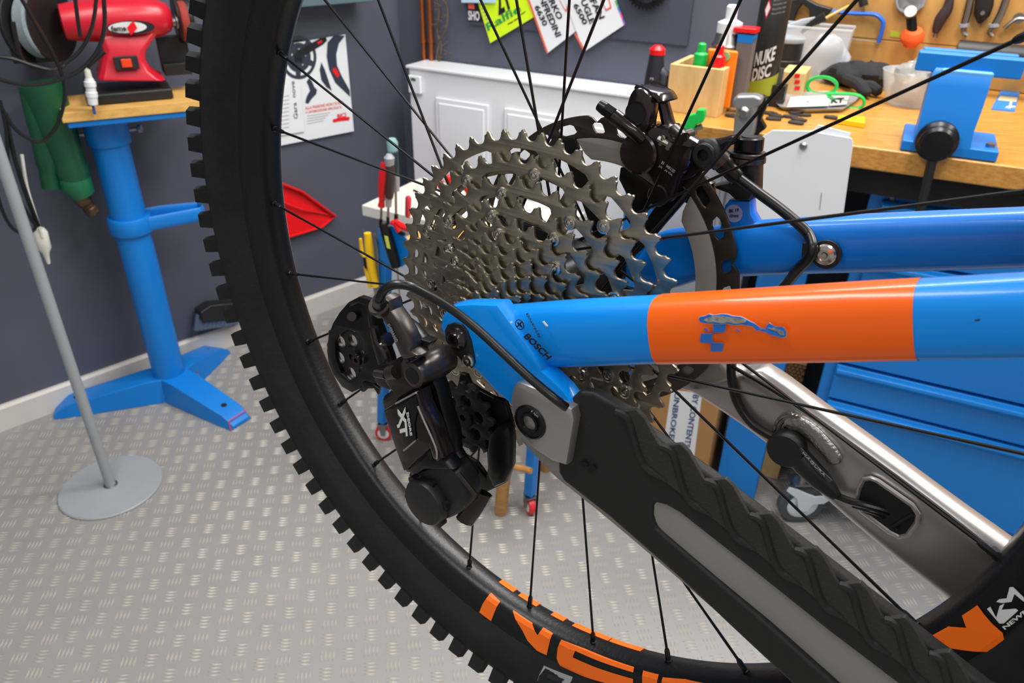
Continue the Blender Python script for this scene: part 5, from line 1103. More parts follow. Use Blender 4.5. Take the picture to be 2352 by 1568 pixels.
# drive-side seat stay: blue, with an orange wrapped section
tops = [(1075, 706), (1180, 700), (1300, 691), (1420, 685), (1515, 680), (1700, 668), (1900, 655), (2110, 643), (2352, 629), (2560, 618)]
bots = [(1215, 812), (1235, 834), (1300, 838), (1420, 834), (1522, 830), (1700, 828), (1900, 825), (2117, 820), (2352, 815), (2560, 810)]
ss = [.071, .070, .069, .068, .067, .065, .062, .060, .058, .056]; dd = [.009, .0105, .012, .0125, .0125, .0125, .0125, .0125, .0125, .0125]
T1 = loftstay('seat_stay', tops, bots, ss, dd, BLUE)
# wrap: slightly larger shell over the middle
wt = [(1510, 679), (1600, 673.5), (1700, 667), (1900, 654), (2000, 648), (2110, 642)]; wb = [(1526, 831), (1600, 829.5), (1700, 829), (1900, 826), (2000, 823.5), (2117, 821)]
wrap = loftstay('orange_wrap', wt, wb, [.067, .066, .065, .062, .061, .060], [.0128] * 6, ORANGE, T1, cap=False)
wrap['label'] = 'orange band with a scratched logo'
def stayfront(px, py, lift=.0007): # front surface of the stay under a pixel (flat-ish side)
    import bisect
    s = .078
    for _ in range(6):
        f = (px - 1180) / 1200.0; sc_ = .0705 - .0105 * max(0, min(1, f)); s = sc_ + .0128
    v = BL(px, py, s); return v, s
def frontdecal(name, pts, m_, parent, lift=.0008):
    """thin patch laid on the curved front of the stay"""
    def yrel(px, py):
        def itp(L, x):
            for (x0, y0), (x1, y1) in zip(L, L[1:]):
                if x <= x1: return y0 + (y1 - y0) * (x - x0) / (x1 - x0)
            return L[-1][1]
        t_, b_ = itp(tops[1:], px), itp(bots[2:] if px > 1300 else bots[1:], px); return (py - (t_ + b_) / 2) / ((b_ - t_) / 2)
    P = []
    for px, py in pts:
        f = max(0, min(1, (px - 1180) / 1200.0)); s = .0705 - .0125 * f; y = min(.98, abs(yrel(px, py))); dep = .0134 * (1 - y ** 2.6) ** (1 / 2.6)
        P.append(B(px, py, s + dep + lift))
    m = MB(); n = len(P); m.prism(P, BAX * .0003); return obj(name, m, m_, parent, fix=True)
SCR = mat('bare_scratched_metal', (150, 160, 166), .4, metal=.5, bump=.5, bs=400, rgb2=(70, 120, 170), vs=300)
LG = mat('logo_blue_paint', (20, 108, 200), .3, coat=.5)
def CW_(seq): return S(seq, 2.8134, 1516, 597)
for q in ([(345, 400), (428, 405), (422, 458), (414, 466), (345, 468)], [(268, 472), (342, 474), (336, 528), (342, 537), (264, 532), (258, 524)], [(330, 532), (402, 534), (412, 540), (407, 582), (398, 591), (328, 590)], [(338, 462), (352, 462), (340, 480), (338, 525), (352, 538), (330, 540)], [(285, 433), (310, 450), (318, 462), (292, 450)], [(490, 440), (520, 460), (516, 466), (494, 450)]): frontdecal('logo_mark', CW_(q), LG, wrap)
edge = [(250, 380), (262, 366), (290, 362), (318, 350), (345, 357), (400, 349), (440, 352), (470, 362), (520, 366), (545, 376), (590, 400), (610, 408), (640, 430), (680, 447), (686, 428), (705, 406), (730, 420), (750, 430), (795, 430), (808, 446), (817, 462), (814, 492), (800, 496), (780, 499), (750, 488), (720, 484), (690, 466), (665, 458), (645, 452), (630, 456), (612, 440), (600, 426), (560, 420), (530, 414), (480, 418), (430, 408), (380, 413), (340, 408), (300, 407), (262, 398)]
ce = (530, 420)
frontdecal('scratch_edge', CW_([(x + (3 if x > 660 else 0), y + (3 if (y > 412 or (x < 500 and y > 395)) else -3)) for x, y in edge]), mat('pale_chipped_edge', (170, 178, 190), .5), wrap, .0009)
frontdecal('scratch', CW_(edge), LG, wrap, .0012)
SCR2 = mat('bare_metal_grey', (176, 172, 162), .45, metal=.3, rgb2=(130, 128, 122), vs=500, bump=.4, bs=500)
for q in ([(283, 386), (300, 376), (335, 364), (400, 358), (430, 366), (480, 372), (530, 380), (560, 388), (552, 402), (520, 408), (480, 411), (440, 400), (395, 408), (350, 398), (310, 402)], [(696, 436), (720, 440), (735, 436), (752, 444), (800, 462), (806, 484), (780, 482), (756, 460), (720, 448)], [(640, 436), (662, 446), (650, 450)]): frontdecal('bare_patch', CW_(q), SCR2, wrap, .0015)
# lettering on the stay
def staytext(s_, A, B_, C_, m_=DBLACK, bold=.02, sp=1.0, sz=.0848):
    text('lettering', s_, B(*A, sz), B(*B_, sz), B(*C_, sz), m_, T1, bold=bold, lift=.0006)
staytext('BOSCH', (1204, 772), (1258, 826), (1216, 763), bold=.035)
staytext('epowered by', (1208, 720), (1238, 776), (1216, 716), bold=0.0)
m = MB(); c0_ = BL(1194, 745, .0852); N = 28
L = [[BMW @ (c0_ + V3((r * math.cos(a), -.0003 * z, r * math.sin(a)))) for r, z in ((.0029, 0), (.0024, 0), (.0024, 1), (.0029, 1))] for a in [2 * math.pi * i / N for i in range(N)]]
m.loft(L, closed=True); m.prism([B(x, y, .0850) for x, y in [(1188, 741), (1191, 739), (1201, 749), (1198, 752)]], BAX * .0003); m.prism([B(x, y, .0850) for x, y in [(1186, 750), (1188, 752), (1194, 746), (1192, 744)]], BAX * .0003); m.prism([B(x, y, .0850) for x, y in [(1194, 742), (1196, 744), (1202, 738), (1200, 736)]], BAX * .0003); obj('round_logo', m, DBLACK, T1)
frontdecal('paint_chip', [(1246, 738), (1250, 737), (1259, 748), (1255, 749)], DWHITE, T1, .0012); frontdecal('paint_chip', [(1172, 738), (1176, 737), (1177, 741), (1173, 742)], DWHITE, T1, .0012)
frontdecal('paint_chip', [(2238, 734), (2250, 732), (2252, 736), (2240, 737)], DBLACK, T1, .0012)
# dropout plate
dropout = bplate('dropout', [(1009, 752), (1012, 726), (1026, 706), (1050, 700), (1080, 698), (1140, 700), (1178, 752), (1222, 812), (1240, 842), (1242, 852), (1262, 868), (1290, 896), (1312, 926), (1306, 952), (1270, 946), (1220, 935), (1176, 934), (1140, 905), (1096, 858), (1050, 822), (1022, 785)], .0845, .013, BLUE, bev=.003)
DOC = bplate('axle_cover', C6([(760, 350), (775, 318), (815, 306), (860, 318), (890, 355), (910, 410), (925, 480), (935, 540), (915, 572), (885, 562), (850, 520), (800, 465), (765, 410)]), .0858, .003, BLACKP, dropout, bev=.0008)
m = MB(); c = B(*C6([(835, 400)])[0], .0858); m.lathe([(.0070, 0), (.0066, .0012), (.0050, .002), (.004, .0035), (.0025, .0035), (.0022, .001)], c, BAX, 24); obj('axle_head', m, BLACKG, DOC)
m = MB(); c = B(*C6([(903, 525)])[0], .0858); m.lathe([(.0038, 0), (.0038, .0012), (.003, .0018), (.0012, .0018), (.0010, .0006)], c, BAX, 20); obj('screw', m, NICKEL2, DOC)
# forged facet lines of the dropout
# link plate with pivot bolt
link = bplate('pivot_plate', [(1177, 890), (1184, 880), (1196, 879), (1230, 893), (1312, 940), (1318, 965), (1300, 1070), (1268, 1060), (1222, 1030), (1196, 1000), (1174, 945), (1172, 915)], .0885, .010, ALU, bev=.002)
m = MB(); c = B(1218, 969, .0885); m.lathe([(.0100, -.001), (.0102, .0006), (.0092, .0014), (.0088, .0004), (.0060, .0004), (.0056, .0018), (.0045, .0020), (.0042, -.002), (.0002, -.002)], c, BAX, 32); pb_ = obj('pivot_bolt', m, BLACKM, link)
text('bolt_text', '9 Nm', B(1220, 944, .0892), B(1236, 958, .0892), B(1223, 940, .0892), DGREY, pb_)
# ---- chainstay with rubber protector, drive side
tops = [(1250, 905), (1330, 880), (1400, 925), (1480, 985), (1600, 1072), (1750, 1180), (1900, 1292), (2050, 1405), (2200, 1520), (2420, 1690)]
bots = [(1210, 1010), (1282, 1082), (1340, 1130), (1400, 1178), (1500, 1262), (1620, 1365), (1750, 1478), (1880, 1592), (2010, 1706), (2200, 1880)]
ss = [.070, .069, .068, .067, .065, .063, .060, .058, .055, .052]
STG = loftstay('chain_stay', [(x - 14, y + 40) for x, y in tops], [(x, y - 6) for x, y in bots], ss, [.0085] + [.0125] * 9, STAYGREY, e=3)
prot = None
fr = [(1281, 1085), (1281, 1010), (1290, 955), (1300, 925), (1334, 893), (1366, 897), (1440, 938), (1490, 985), (1560, 1036), (1640, 1092), (1740, 1168), (1850, 1252), (1960, 1336), (2060, 1412), (2180, 1505), (2352, 1640), (2500, 1760), (2300, 1900), (2010, 1640), (1900, 1568), (2055, 1568), (1900, 1450), (1700, 1290), (1560, 1180), (1530, 1163), (1500, 1155), (1500, 1185), (1506, 1210), (1530, 1232), (1600, 1292), (1760, 1430), (1900, 1555), (2010, 1660), (1960, 1700), (1850, 1590), (1700, 1450), (1560, 1322), (1400, 1185), (1290, 1105)]
s_f = .0815
def prs(px): return .0825 - .012 * max(0, min(1, (px - 1300) / 900.0))
def skew_prism(name, pts, sfun, th, m_, parent, bevel=.0012, lift=0):
    F_ = [B(x, y, sfun(x) + lift) for x, y in pts]; m = MB(); m.prism([p for p in F_], BAX * -th); return obj(name, m, m_, parent, bevel)
body_up = [(1281, 1085), (1279, 1010), (1288, 955), (1300, 925), (1334, 893), (1366, 897), (1400, 915), (1440, 938), (1490, 985), (1560, 1036), (1640, 1092), (1740, 1168), (1850, 1252), (1960, 1336), (2060, 1412), (2180, 1505), (2352, 1640), (2440, 1710), (2330, 1790), (2055, 1568), (1900, 1450), (1700, 1290), (1560, 1180), (1530, 1163), (1500, 1155), (1498, 1185), (1506, 1212), (1530, 1234), (1600, 1294), (1760, 1432), (1900, 1557), (2010, 1660), (1960, 1720), (1850, 1602), (1700, 1462), (1560, 1330), (1400, 1190), (1292, 1105)]
body_up = [(x - 5, y + 5) if 3 < i < 17 else (x, y) for i, (x, y) in enumerate(body_up)]
prot = skew_prism('protector', body_up, prs, .008, RUBBER, STG, .0025)
# stepped pads along the upper edge of the protector
STEP = (103.0, 79.5)
def sh(pts, k): return [(x + STEP[0] * k, y + STEP[1] * k) for x, y in pts]
ridge0 = CD_([(520, 498), (560, 508), (602, 535), (628, 590), (650, 670), (690, 800), (735, 880), (790, 925), (880, 985)])
for k in range(-0, 9):
    r0 = sh(ridge0, k); r1 = sh(ridge0, k + 1)
    pad = [r0[0]] + r0[1:7] + [(r1[6][0] - 14, r1[6][1] - 8)] + [(x - 9, y + 1) for x, y in reversed(r1[1:6])] + [(r1[0][0] - 8, r1[0][1] - 12)] + [((r0[0][0] * .5 + r1[0][0] * .5) + 14, (r0[0][1] + r1[0][1]) / 2 - 26)] + [(r0[1][0] + 34, r0[1][1] - 8)]
    pp = skew_prism('protector_pad', pad, prs, .003, RUBBER2, STG, .0012, .0016)
    m = MB(); m.tube(cr([B(x, y, prs(x) + .0018) for x, y in r0], 4), [.0004] + [.0018] * (4 * (len(r0) - 1) - 5) + [.0016, .0013, .0010, .0006, .0003], 8); obj('protector_rib', m, RUBBER, STG)
m = MB()
for q in ([(1330, 1062), (1345, 1058), (1352, 1066), (1340, 1072)], [(1345, 1072), (1362, 1066), (1372, 1076), (1352, 1086)]): m.prism([B(x, y, .0826) for x, y in q], BAX * .0003)
obj('embossed_mark', m, BLACKM, prot)
# ---- non-drive seat stay and brake tab
tops = [(1470, 585), (1520, 531), (1620, 522), (1722, 508), (1850, 500), (2000, 492), (2180, 484), (2352, 477), (2560, 468)]
bots = [(1480, 640), (1530, 664), (1620, 640), (1710, 632), (1850, 626), (2000, 622), (2180, 617), (2352, 611), (2560, 606)]
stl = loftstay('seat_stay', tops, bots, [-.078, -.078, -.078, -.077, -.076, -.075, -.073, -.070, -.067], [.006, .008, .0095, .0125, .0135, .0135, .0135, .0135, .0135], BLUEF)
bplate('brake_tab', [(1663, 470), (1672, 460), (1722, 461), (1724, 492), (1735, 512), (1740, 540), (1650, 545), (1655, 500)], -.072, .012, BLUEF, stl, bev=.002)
m = MB(); c = B(1686, 490, -.0719); m.lathe([(.0055, 0), (.0055, .0003)], c, BAX, 28); stk = obj('round_sticker', m, mat('lilac_sticker', (150, 160, 200), .4), stl)
text('sticker_text', 'BK 19', B(1676, 488, -.0715), B(1697, 486, -.0715), B(1676, 480, -.0715), DBLACK, stk); text('sticker_text', 'Qizpg', B(1677, 499, -.0715), B(1697, 498, -.0715), B(1677, 492, -.0715), DBLACK, stk)
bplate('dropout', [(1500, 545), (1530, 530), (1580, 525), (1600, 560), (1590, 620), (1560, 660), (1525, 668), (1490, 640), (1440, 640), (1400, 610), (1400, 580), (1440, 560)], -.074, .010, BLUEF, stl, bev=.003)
# hose clip with bolt
m = MB(); P = [B(x, y, -.0605) for x, y in CB([(1765, 1130), (1885, 1130), (1890, 1150), (1930, 1160), (1975, 1195), (1980, 1230), (1950, 1262), (1900, 1275), (1860, 1240), (1850, 1262), (1760, 1262), (1758, 1220)])]; m.prism([p + BAX * .0022 for p in P], BAX * -.005); clip = obj('hose_clip', m, BLACKP, stl, .0012)
m = MB(); m.lathe([(.0080, -.003), (.0082, .0002), (.0002, .0004)], B(1897, 585, -.0582), BAX, 28); obj('washer', m, BLACKP, clip)
m = MB(); m.lathe([(.0060, 0), (.0062, .0012), (.0054, .0026), (.0034, .0032), (.0032, .0018), (.0018, .0018), (.0014, .003), (.0002, .003)], B(1896, 584, -.0580), BAX, 28); obj('clip_bolt', m, NICKEL2, clip)
# brake hose
hp = [(1694, 405), (1704, 414), (1741, 442), (1790, 478), (1830, 511), (1857, 538), (1866, 566), (1858, 592), (1834, 618), (1806, 652), (1760, 700), (1710, 760), (1684, 815), (1681, 870), (1694, 925), (1730, 975), (1790, 1012)]
hs = [-.060] * 6 + [-.0545, -.0545, -.0575, -.064, -.070, -.069, -.063, -.0585, -.057, -.056, -.055]
m = MB(); m.tube(cr([B(x, y, s) for (x, y), s in zip(hp, hs)], 6), .0031, 12); obj('brake_hose', m, CABLE, bike)
# ---- non-drive chainstay, raw aluminium
tops = [(1560, 700), (1700, 838), (1765, 842), (1900, 938), (2050, 1045), (2200, 1155), (2330, 1248), (2480, 1360)]
bots = [(1480, 830), (1560, 880), (1610, 900), (1770, 1010), (1920, 1150), (2060, 1268), (2200, 1378), (2330, 1490)]
csl = loftstay('chain_stay', tops, bots, [-.074, -.074, -.073, -.072, -.070, -.067, -.064, -.060], [.008, .011, .0125, .0125, .0125, .0125, .0125, .0125], ALU, e=3.4, n=32)
csl['label'] = 'bare polished aluminium stay'
def cs(px): return -.0615 + .0125 * max(0, min(1, (px - 1600) / 700.0)) 
m = MB(); m.tube(cr([B(x, y, cs(x) + .0012) for x, y in [(1676, 838), (1760, 886), (1850, 944), (2000, 1052), (2150, 1162), (2290, 1272)]], 5), .0013, 8); obj('guide_wire', m, CABLE, csl)
m = MB(); m.tube([B(2276, 1262, cs(2270) + .0015), B(2308, 1290, cs(2300) + .0015)], .0032, 10); obj('wire_end', m, BLACKP, csl)
# weld bead made of overlapping ripples
wl = MB(); wp = [(1818, 972), (1836, 975), (1852, 984), (1866, 996), (1880, 1010), (1893, 1023), (1905, 1036), (1914, 1050)]
wq = cr([V3((x, y, 0)) for x, y in wp], 2)
for i, q in enumerate(wq): wl.ball(B(q.x, q.y, cs(q.x) + .0002), .0058 * (1 - .25 * abs(i / len(wq) - .45)), 16, 8, (1, .32, 1), BM3.transposed())
obj('weld_bead', wl, ALUW, csl)
for i in range(3): 
    m = MB(); m.tube(cr([B(x - 9 * i, y - 3 * i, cs(x) + .0003) for x, y in [(1795, 1000), (1800, 978), (1815, 962), (1838, 955)]], 4), .0011, 8); obj('weld_ripple', m, ALUW, csl)
# speed sensor
m = MB(); c = B(1812, 1022, cs(1812) + .001); m.lathe([(.0110, -.002), (.0118, 0), (.0118, .0075), (.0108, .0092), (.0002, .0096)], c, BAX, 32); sen = obj('speed_sensor', m, BLACKP, csl)
m = MB(); m.tube([B(x, y, cs(x) + .004) for x, y in [(1822, 1038), (1850, 1068), (1885, 1103), (1912, 1130), (1922, 1140)]], [.008, .0082, .0074, .0048, .0036], 16, flat=.8); obj('sensor_body', m, BLACKP, sen)
m = MB(); P = [B(x, y, cs(x) + .0106) for x, y in [(1836, 1030), (1841, 1028), (1886, 1078), (1912, 1102), (1906, 1106), (1878, 1082)]]; m.prism(P, BAX * .0008); obj('sensor_strip', m, mat('sensor_strip_grey', (60, 62, 66), .3), sen)
text('sensor_text', 'MAGURA', B(1842, 1040, cs(1860) + .0118), B(1894, 1094, cs(1890) + .0118), B(1846, 1037, cs(1860) + .0118), DGREY, sen)
m = MB(); m.tube(cr([B(x, y, cs(x) + z) for x, y, z in [(1920, 1138, .003), (1950, 1150, .0045), (1990, 1160, .004), (2040, 1175, -.001), (2060, 1188, -.006)]], 6), .0024, 10); obj('sensor_cable', m, CABLE, sen)
m = MB(); m.tube(cr([B(x, y, cs(x) + z) for x, y, z in [(1960, 1160, .002), (2000, 1172, .003), (2040, 1186, -.002)]], 6), .0020, 10); obj('sensor_cable', m, CABLE, sen)
# cable port
port = [(1975, 1118), (1985, 1100), (2000, 1098), (2015, 1104), (2095, 1160), (2108, 1180), (2106, 1200), (2085, 1228), (2066, 1232), (2045, 1222), (1978, 1172), (1966, 1150)]
m = MB(); m.tube([B(x, y, cs(x) + .0004) for x, y in port], .0016, 8, closed=True); pr_r = obj('port_rim', m, ALU, csl)
skew_prism('port_grommet', port, cs, .004, mat('port_rubber', (12, 12, 13), .6), csl, .0008, .0008)
m = MB(); m.tube([B(x, y, cs(x) + .0016) for x, y in [(2062, 1215), (2052, 1208), (2098, 1180)]], .0012, 8); obj('grommet_lip', m, BLACKP, csl)
# ---- brake caliper
cal = bplate('brake_caliper', CB([(455, 262), (520, 300), (600, 350), (700, 330), (800, 345), (900, 375), (1000, 425), (1040, 455), (1000, 500), (985, 560), (950, 640), (905, 690), (880, 760), (850, 850), (780, 870), (712, 840), (720, 760), (690, 690), (610, 620), (560, 560), (545, 440), (500, 380), (440, 300)]), -.046, .014, BLACKG, bev=.003, smooth=3)
bplate('inner_half', CB([(500, 300), (600, 340), (780, 340), (900, 372), (1000, 430), (1040, 470), (940, 600), (850, 700), (700, 660), (560, 520), (540, 400)]), -.066, .016, BLACKG, cal, bev=.004, smooth=3)
def ridgeb(name, pts, r, m_, parent, n=10, flat=1): m = MB(); m.tube(cr([B(x, y, s) for x, y, s in pts], 4), r, n, flat=flat); return obj(name, m, m_, parent)
def CBs(seq): return [(x / 3.0157 + 1260, y / 3.0157 + 180, s) for x, y, s in seq]
bplate('bridge', CB([(525, 240), (545, 130), (575, 78), (605, 60), (650, 72), (700, 120), (712, 200), (700, 300), (690, 345), (640, 400), (560, 345)]), -.043, .012, BLACKG, cal, bev=.0035, smooth=3)
bplate('bridge', CB([(610, 62), (720, 92), (775, 128), (800, 200), (835, 320), (870, 370), (780, 350), (750, 240), (728, 170), (690, 120)]), -.058, .012, BLACKG, cal, bev=.0035, smooth=3)
bplate('bridge_top', CB([(580, 70), (610, 58), (740, 96), (776, 128), (790, 170), (720, 170), (690, 120), (640, 90)]), -.046, .022, BLACKG, cal, bev=.003, smooth=3)
ridgeb('bleed_tube', CBs([(455, 262, -.042), (520, 312, -.042), (590, 366, -.043), (650, 420, -.046)]), .0046, BLACKG, cal, 16)
m = MB(); a, b_ = B(*CB([(452, 255)])[0], -.042), B(*CB([(395, 215)])[0], -.042); m.cyl(a, b_, .0044, n=6); m.cyl(b_, b_ + (b_ - a).normalized() * .005, .0040, .0034, n=16); obj('bleed_screw', m, BLACKM, cal)
m = MB(); c = B(*CB([(628, 520)])[0], -.046); m.lathe([(.0125, -.004), (.0125, .0016), (.0112, .0026), (.0002, .0028)], c, BAX, 32); obj('piston_boss', m, BLACKG, cal)
m = MB(); c = B(*CB([(605, 240)])[0], -.043); m.lathe([(.0066, -.001), (.0068, .001), (.0060, .0004), (.0002, .0002)], c, BAX, 24); obj('recess', m, DARK, cal)
m = MB(); c = B(*CB([(820, 440)])[0], -.0455)
m.tube([B(*CB([(760, 420)])[0], -.045), B(*CB([(850, 470)])[0], -.045)], .0022, 10); m.tube([B(*CB([(770, 460)])[0], -.044), B(*CB([(800, 400)])[0], -.044)], .0012, 8); m.tube([B(*CB([(820, 490)])[0], -.044), B(*CB([(850, 440)])[0], -.044)], .0014, 8); obj('pad_pin', m, NICKEL2, cal)
m = MB(); m.cyl(B(*CB([(870, 360)])[0], -.05), B(*CB([(935, 420)])[0], -.045), .0042, n=14); m.cyl(B(*CB([(925, 405)])[0], -.046), B(*CB([(980, 385)])[0], -.055), .0035, n=12); obj('connector', m, GUNM, cal)
bplate('caliper_arm', CB([(930, 500), (1000, 470), (1090, 435), (1190, 415), (1250, 398), (1282, 402), (1275, 450), (1200, 500), (1185, 560), (1130, 625), (1050, 650), (980, 700), (900, 720), (900, 640)]), -.052, .012, BLACKG, cal, bev=.003, smooth=3)
m = MB(); c = B(*CB([(1098, 520)])[0], -.0515); m.lathe([(.0086, -.003), (.0088, .002), (.0080, .003), (.0068, .0035), (.0068, .0055), (.0060, .0062), (.0034, .0062), (.0032, .002), (.0002, .002)], c, BAX, 32); obj('banjo_bolt', m, BLACKP, cal)
ridgeb('hose_boot', CBs([(1185, 565, -.056), (1240, 620, -.058), (1310, 690, -.060)]), [.0058] * 4 + [.0050] * 4 + [.0046], BLACKM, cal, 16)
ridgeb('hose_ferrule', CBs([(1160, 540, -.054), (1196, 574, -.056)]), .0066, GUNM, cal, 16)
P0, P1 = B(*CB([(880, 600)])[0], -.0455), None
text('lettering', 'BR-M8120', B(*CB([(782, 588)])[0], -.0455), B(*CB([(872, 655)])[0], -.0455), B(*CB([(792, 570)])[0], -.0455), DGREY, cal, bold=.01)
text('lettering', 'JAPAN VIA', B(*CB([(762, 612)])[0], -.0455), B(*CB([(855, 680)])[0], -.0455), B(*CB([(772, 596)])[0], -.0455), DGREY, cal, bold=.01)
# adapter bolt, washer and mount
def vcyl(name, x0, y0, x1, y1, prof, m_, parent):
    a, b_ = B(*CB([(x0, y0)])[0], -.074), B(*CB([(x1, y1)])[0], -.074); d = b_ - a; m = MB(); m.lathe([(r, h * d.length) for r, h in prof], a, d, 28); return obj(name, m, m_, parent)
mt_ = bplate('adapter', CB([(1290, 575), (1435, 572), (1432, 640), (1428, 790), (1385, 852), (1285, 850), (1240, 805), (1150, 770), (1130, 742), (1240, 722), (1275, 690)]), -.068, .016, BLACKP, bev=.003)
vcyl('bolt_head', 1392, 405, 1382, 500, [(.0078, 0), (.0086, .08), (.0086, .9), (.0080, 1)], BLACKM, mt_)
vcyl('washer', 1375, 505, 1365, 572, [(.0108, 0), (.0112, .08), (.0112, .38), (.0100, .45), (.0114, .5), (.0116, 1)], GUNM, mt_)
vcyl('bolt_socket', 1393, 400, 1392, 406, [(.0045, 0), (.0045, 1)], DARK, mt_)
bplate('rear_adapter', CB([(850, 700), (960, 650), (1070, 690), (1130, 730), (1140, 870), (1080, 930), (1000, 900), (930, 860), (860, 850)]), -.072, .008, BLACKM, mt_, bev=.002)
bplate('lower_leg', CB([(490, 620), (560, 600), (640, 680), (720, 740), (740, 830), (640, 960), (560, 1020), (520, 960), (560, 860), (480, 700)]), -.066, .008, BLACKM, mt_, bev=.002)
m = MB(); m.lathe([(.0066, -.002), (.0068, .002), (.0060, .003), (.0002, .003)], B(*CB([(765, 808)])[0], -.0455), BAX, 20); obj('lower_bolt', m, BLACKM, cal)
# ---- rear derailleur
RD = bplate('derailleur', C6([(392, 575), (470, 520), (520, 505), (560, 590), (600, 660), (600, 712), (500, 770), (405, 822), (388, 770), (395, 740), (440, 700), (400, 640)]), .112, .016, BLACKG, bev=.003)
RD['label'] = 'black rear derailleur body with white lettering'
def c6(x, y): return (x / 2.529 + 720, y / 2.529 + 620)
def c6B(x, y, s): return B(*c6(x, y), s)
m = MB(); a = c6B(578, 612, .1135); b_ = a - BAX * .0245; m.lathe([(.0050, -.0005), (.0074, 0), (.0079, .0015), (.0077, .003), (.0079, .010), (.0088, .012), (.0088, .022), (.0082, .0245), (.0080, .028)], a, -BAX, 32); obj('mount_barrel', m, BARREL, RD)
m = MB(); m.lathe([(.0047, 0), (.0048, .0002)], a + BAX * .0007, BAX, 24); obj('barrel_bore', m, DARK, RD)
arm = bplate('cable_arm', C6([(325, 215), (332, 182), (360, 162), (400, 158), (432, 180), (442, 215), (446, 240), (490, 300), (530, 370), (556, 430), (560, 470), (610, 500), (560, 520), (520, 525), (495, 500), (470, 440), (440, 370), (395, 292), (345, 262)]), .117, .011, GUNM, RD, bev=.0025)
bplate('arm_web', C6([(446, 240), (500, 285), (560, 330), (620, 400), (680, 420), (640, 470), (560, 480), (530, 400), (490, 320)]), .108, .008, BLACKM, RD, bev=.002)
text('lettering', 'SHIMANO', c6B(432, 315, .1172), c6B(482, 418, .1172), c6B(446, 308, .1172), DGREY, arm, bold=.02)
m = MB(); m.lathe([(.0045, -.004), (.0062, -.003), (.0066, .0008), (.0058, .0020), (.0040, .0020)], c6B(386, 206, .117), (BAX * .6 + UPV * .8), 28); obj('cable_boss', m, GUNM, RD)
m = MB(); m.tube([c6B(560, 330, .106), c6B(600, 400, .106)], .0022, 10); m.tube([c6B(545, 350, .108), c6B(560, 335, .106)], .003, 10); obj('limit_screw', m, STEEL, RD)
# parallelogram link carrying the lettering
lk = bplate('outer_link', C6([(402, 820), (478, 774), (596, 712), (612, 790), (640, 850), (680, 920), (708, 1000), (745, 1098), (720, 1120), (690, 1098), (672, 1045), (600, 1110), (545, 1165), (520, 1172), (492, 1100), (440, 950)]), .121, .012, BLACKG, RD, bev=.002)
bplate('link_face', C6([(478, 800), (590, 730), (606, 800), (585, 900), (592, 985), (524, 1048), (500, 930)]), .1222, .0016, BLACKM, lk, bev=.0006)
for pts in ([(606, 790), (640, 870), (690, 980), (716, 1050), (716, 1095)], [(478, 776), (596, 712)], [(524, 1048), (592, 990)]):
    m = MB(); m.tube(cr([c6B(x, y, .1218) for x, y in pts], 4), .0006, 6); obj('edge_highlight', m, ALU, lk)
def rdpoly(pts): m = MB(); m.prism([c6B(x, y, .1226) for x, y in pts], BAX * .0003); obj('lettering', m, DWHITE, lk)
text('lettering', 'XT', c6B(493, 806, .1226), c6B(510, 972, .1226), c6B(536, 792, .1226), DWHITE, lk, bold=.05)
rdpoly([(486, 900), (496, 892), (504, 902), (500, 914), (490, 916)])
text('lettering', 'DEORE', c6B(544, 826, .1226), c6B(566, 960, .1226), c6B(556, 824, .1226), DWHITE, lk, bold=.03)
bplate('inner_link', C6([(600, 712), (690, 640), (715, 700), (745, 820), (790, 960), (800, 1080), (850, 1160), (900, 1230), (880, 1300), (800, 1240), (700, 1110), (680, 920), (620, 800)]), .105, .012, BLACKM, RD, bev=.003)
# lower knuckle with the clutch
pk = bplate('clutch_housing', C6([(545, 1190), (560, 1182), (600, 1200), (640, 1160), (720, 1140), (800, 1160), (850, 1230), (880, 1320), (870, 1390), (800, 1440), (700, 1470), (630, 1430), (600, 1370), (600, 1290), (560, 1250)]), .112, .016, BLACKP, RD, bev=.003, smooth=3)
m = MB(); c = c6B(672, 1330, .112); m.lathe([(.0150, -.001), (.0150, .004), (.0138, .0060), (.0060, .0068), (.0002, .0068)], c, BAX, 36); cp = obj('clutch_cap', m, BLACKP, pk)
for k in range(6):
    a_ = k * math.pi / 3 + .3; q = BMW @ (BL(*c6(672, 1330), .112) + V3((.0148 * math.cos(a_), 0, .0148 * math.sin(a_)))); m = MB(); m.cyl(q - BAX * .001, q + BAX * .0035, .0026, n=12); obj('cap_lobe', m, BLACKP, pk)
bplate('link_knuckle', C6([(524, 1050), (600, 990), (672, 1045), (690, 1098), (745, 1100), (800, 1170), (640, 1165), (600, 1195), (530, 1180), (515, 1120)]), .116, .012, BLACKM, RD, bev=.003)
ridgeb('clutch_lever', [(*c6(840, 1180), .112), (*c6(890, 1240), .112), (*c6(945, 1310), .112)], .0015, BLACKG, pk)
ridgeb('pulley_tail', [(*c6(985, 1290), .095), (*c6(940, 1370), .098), (*c6(880, 1455), .100)], [.0060] * 9, BLACKG, pk, 10, .5)
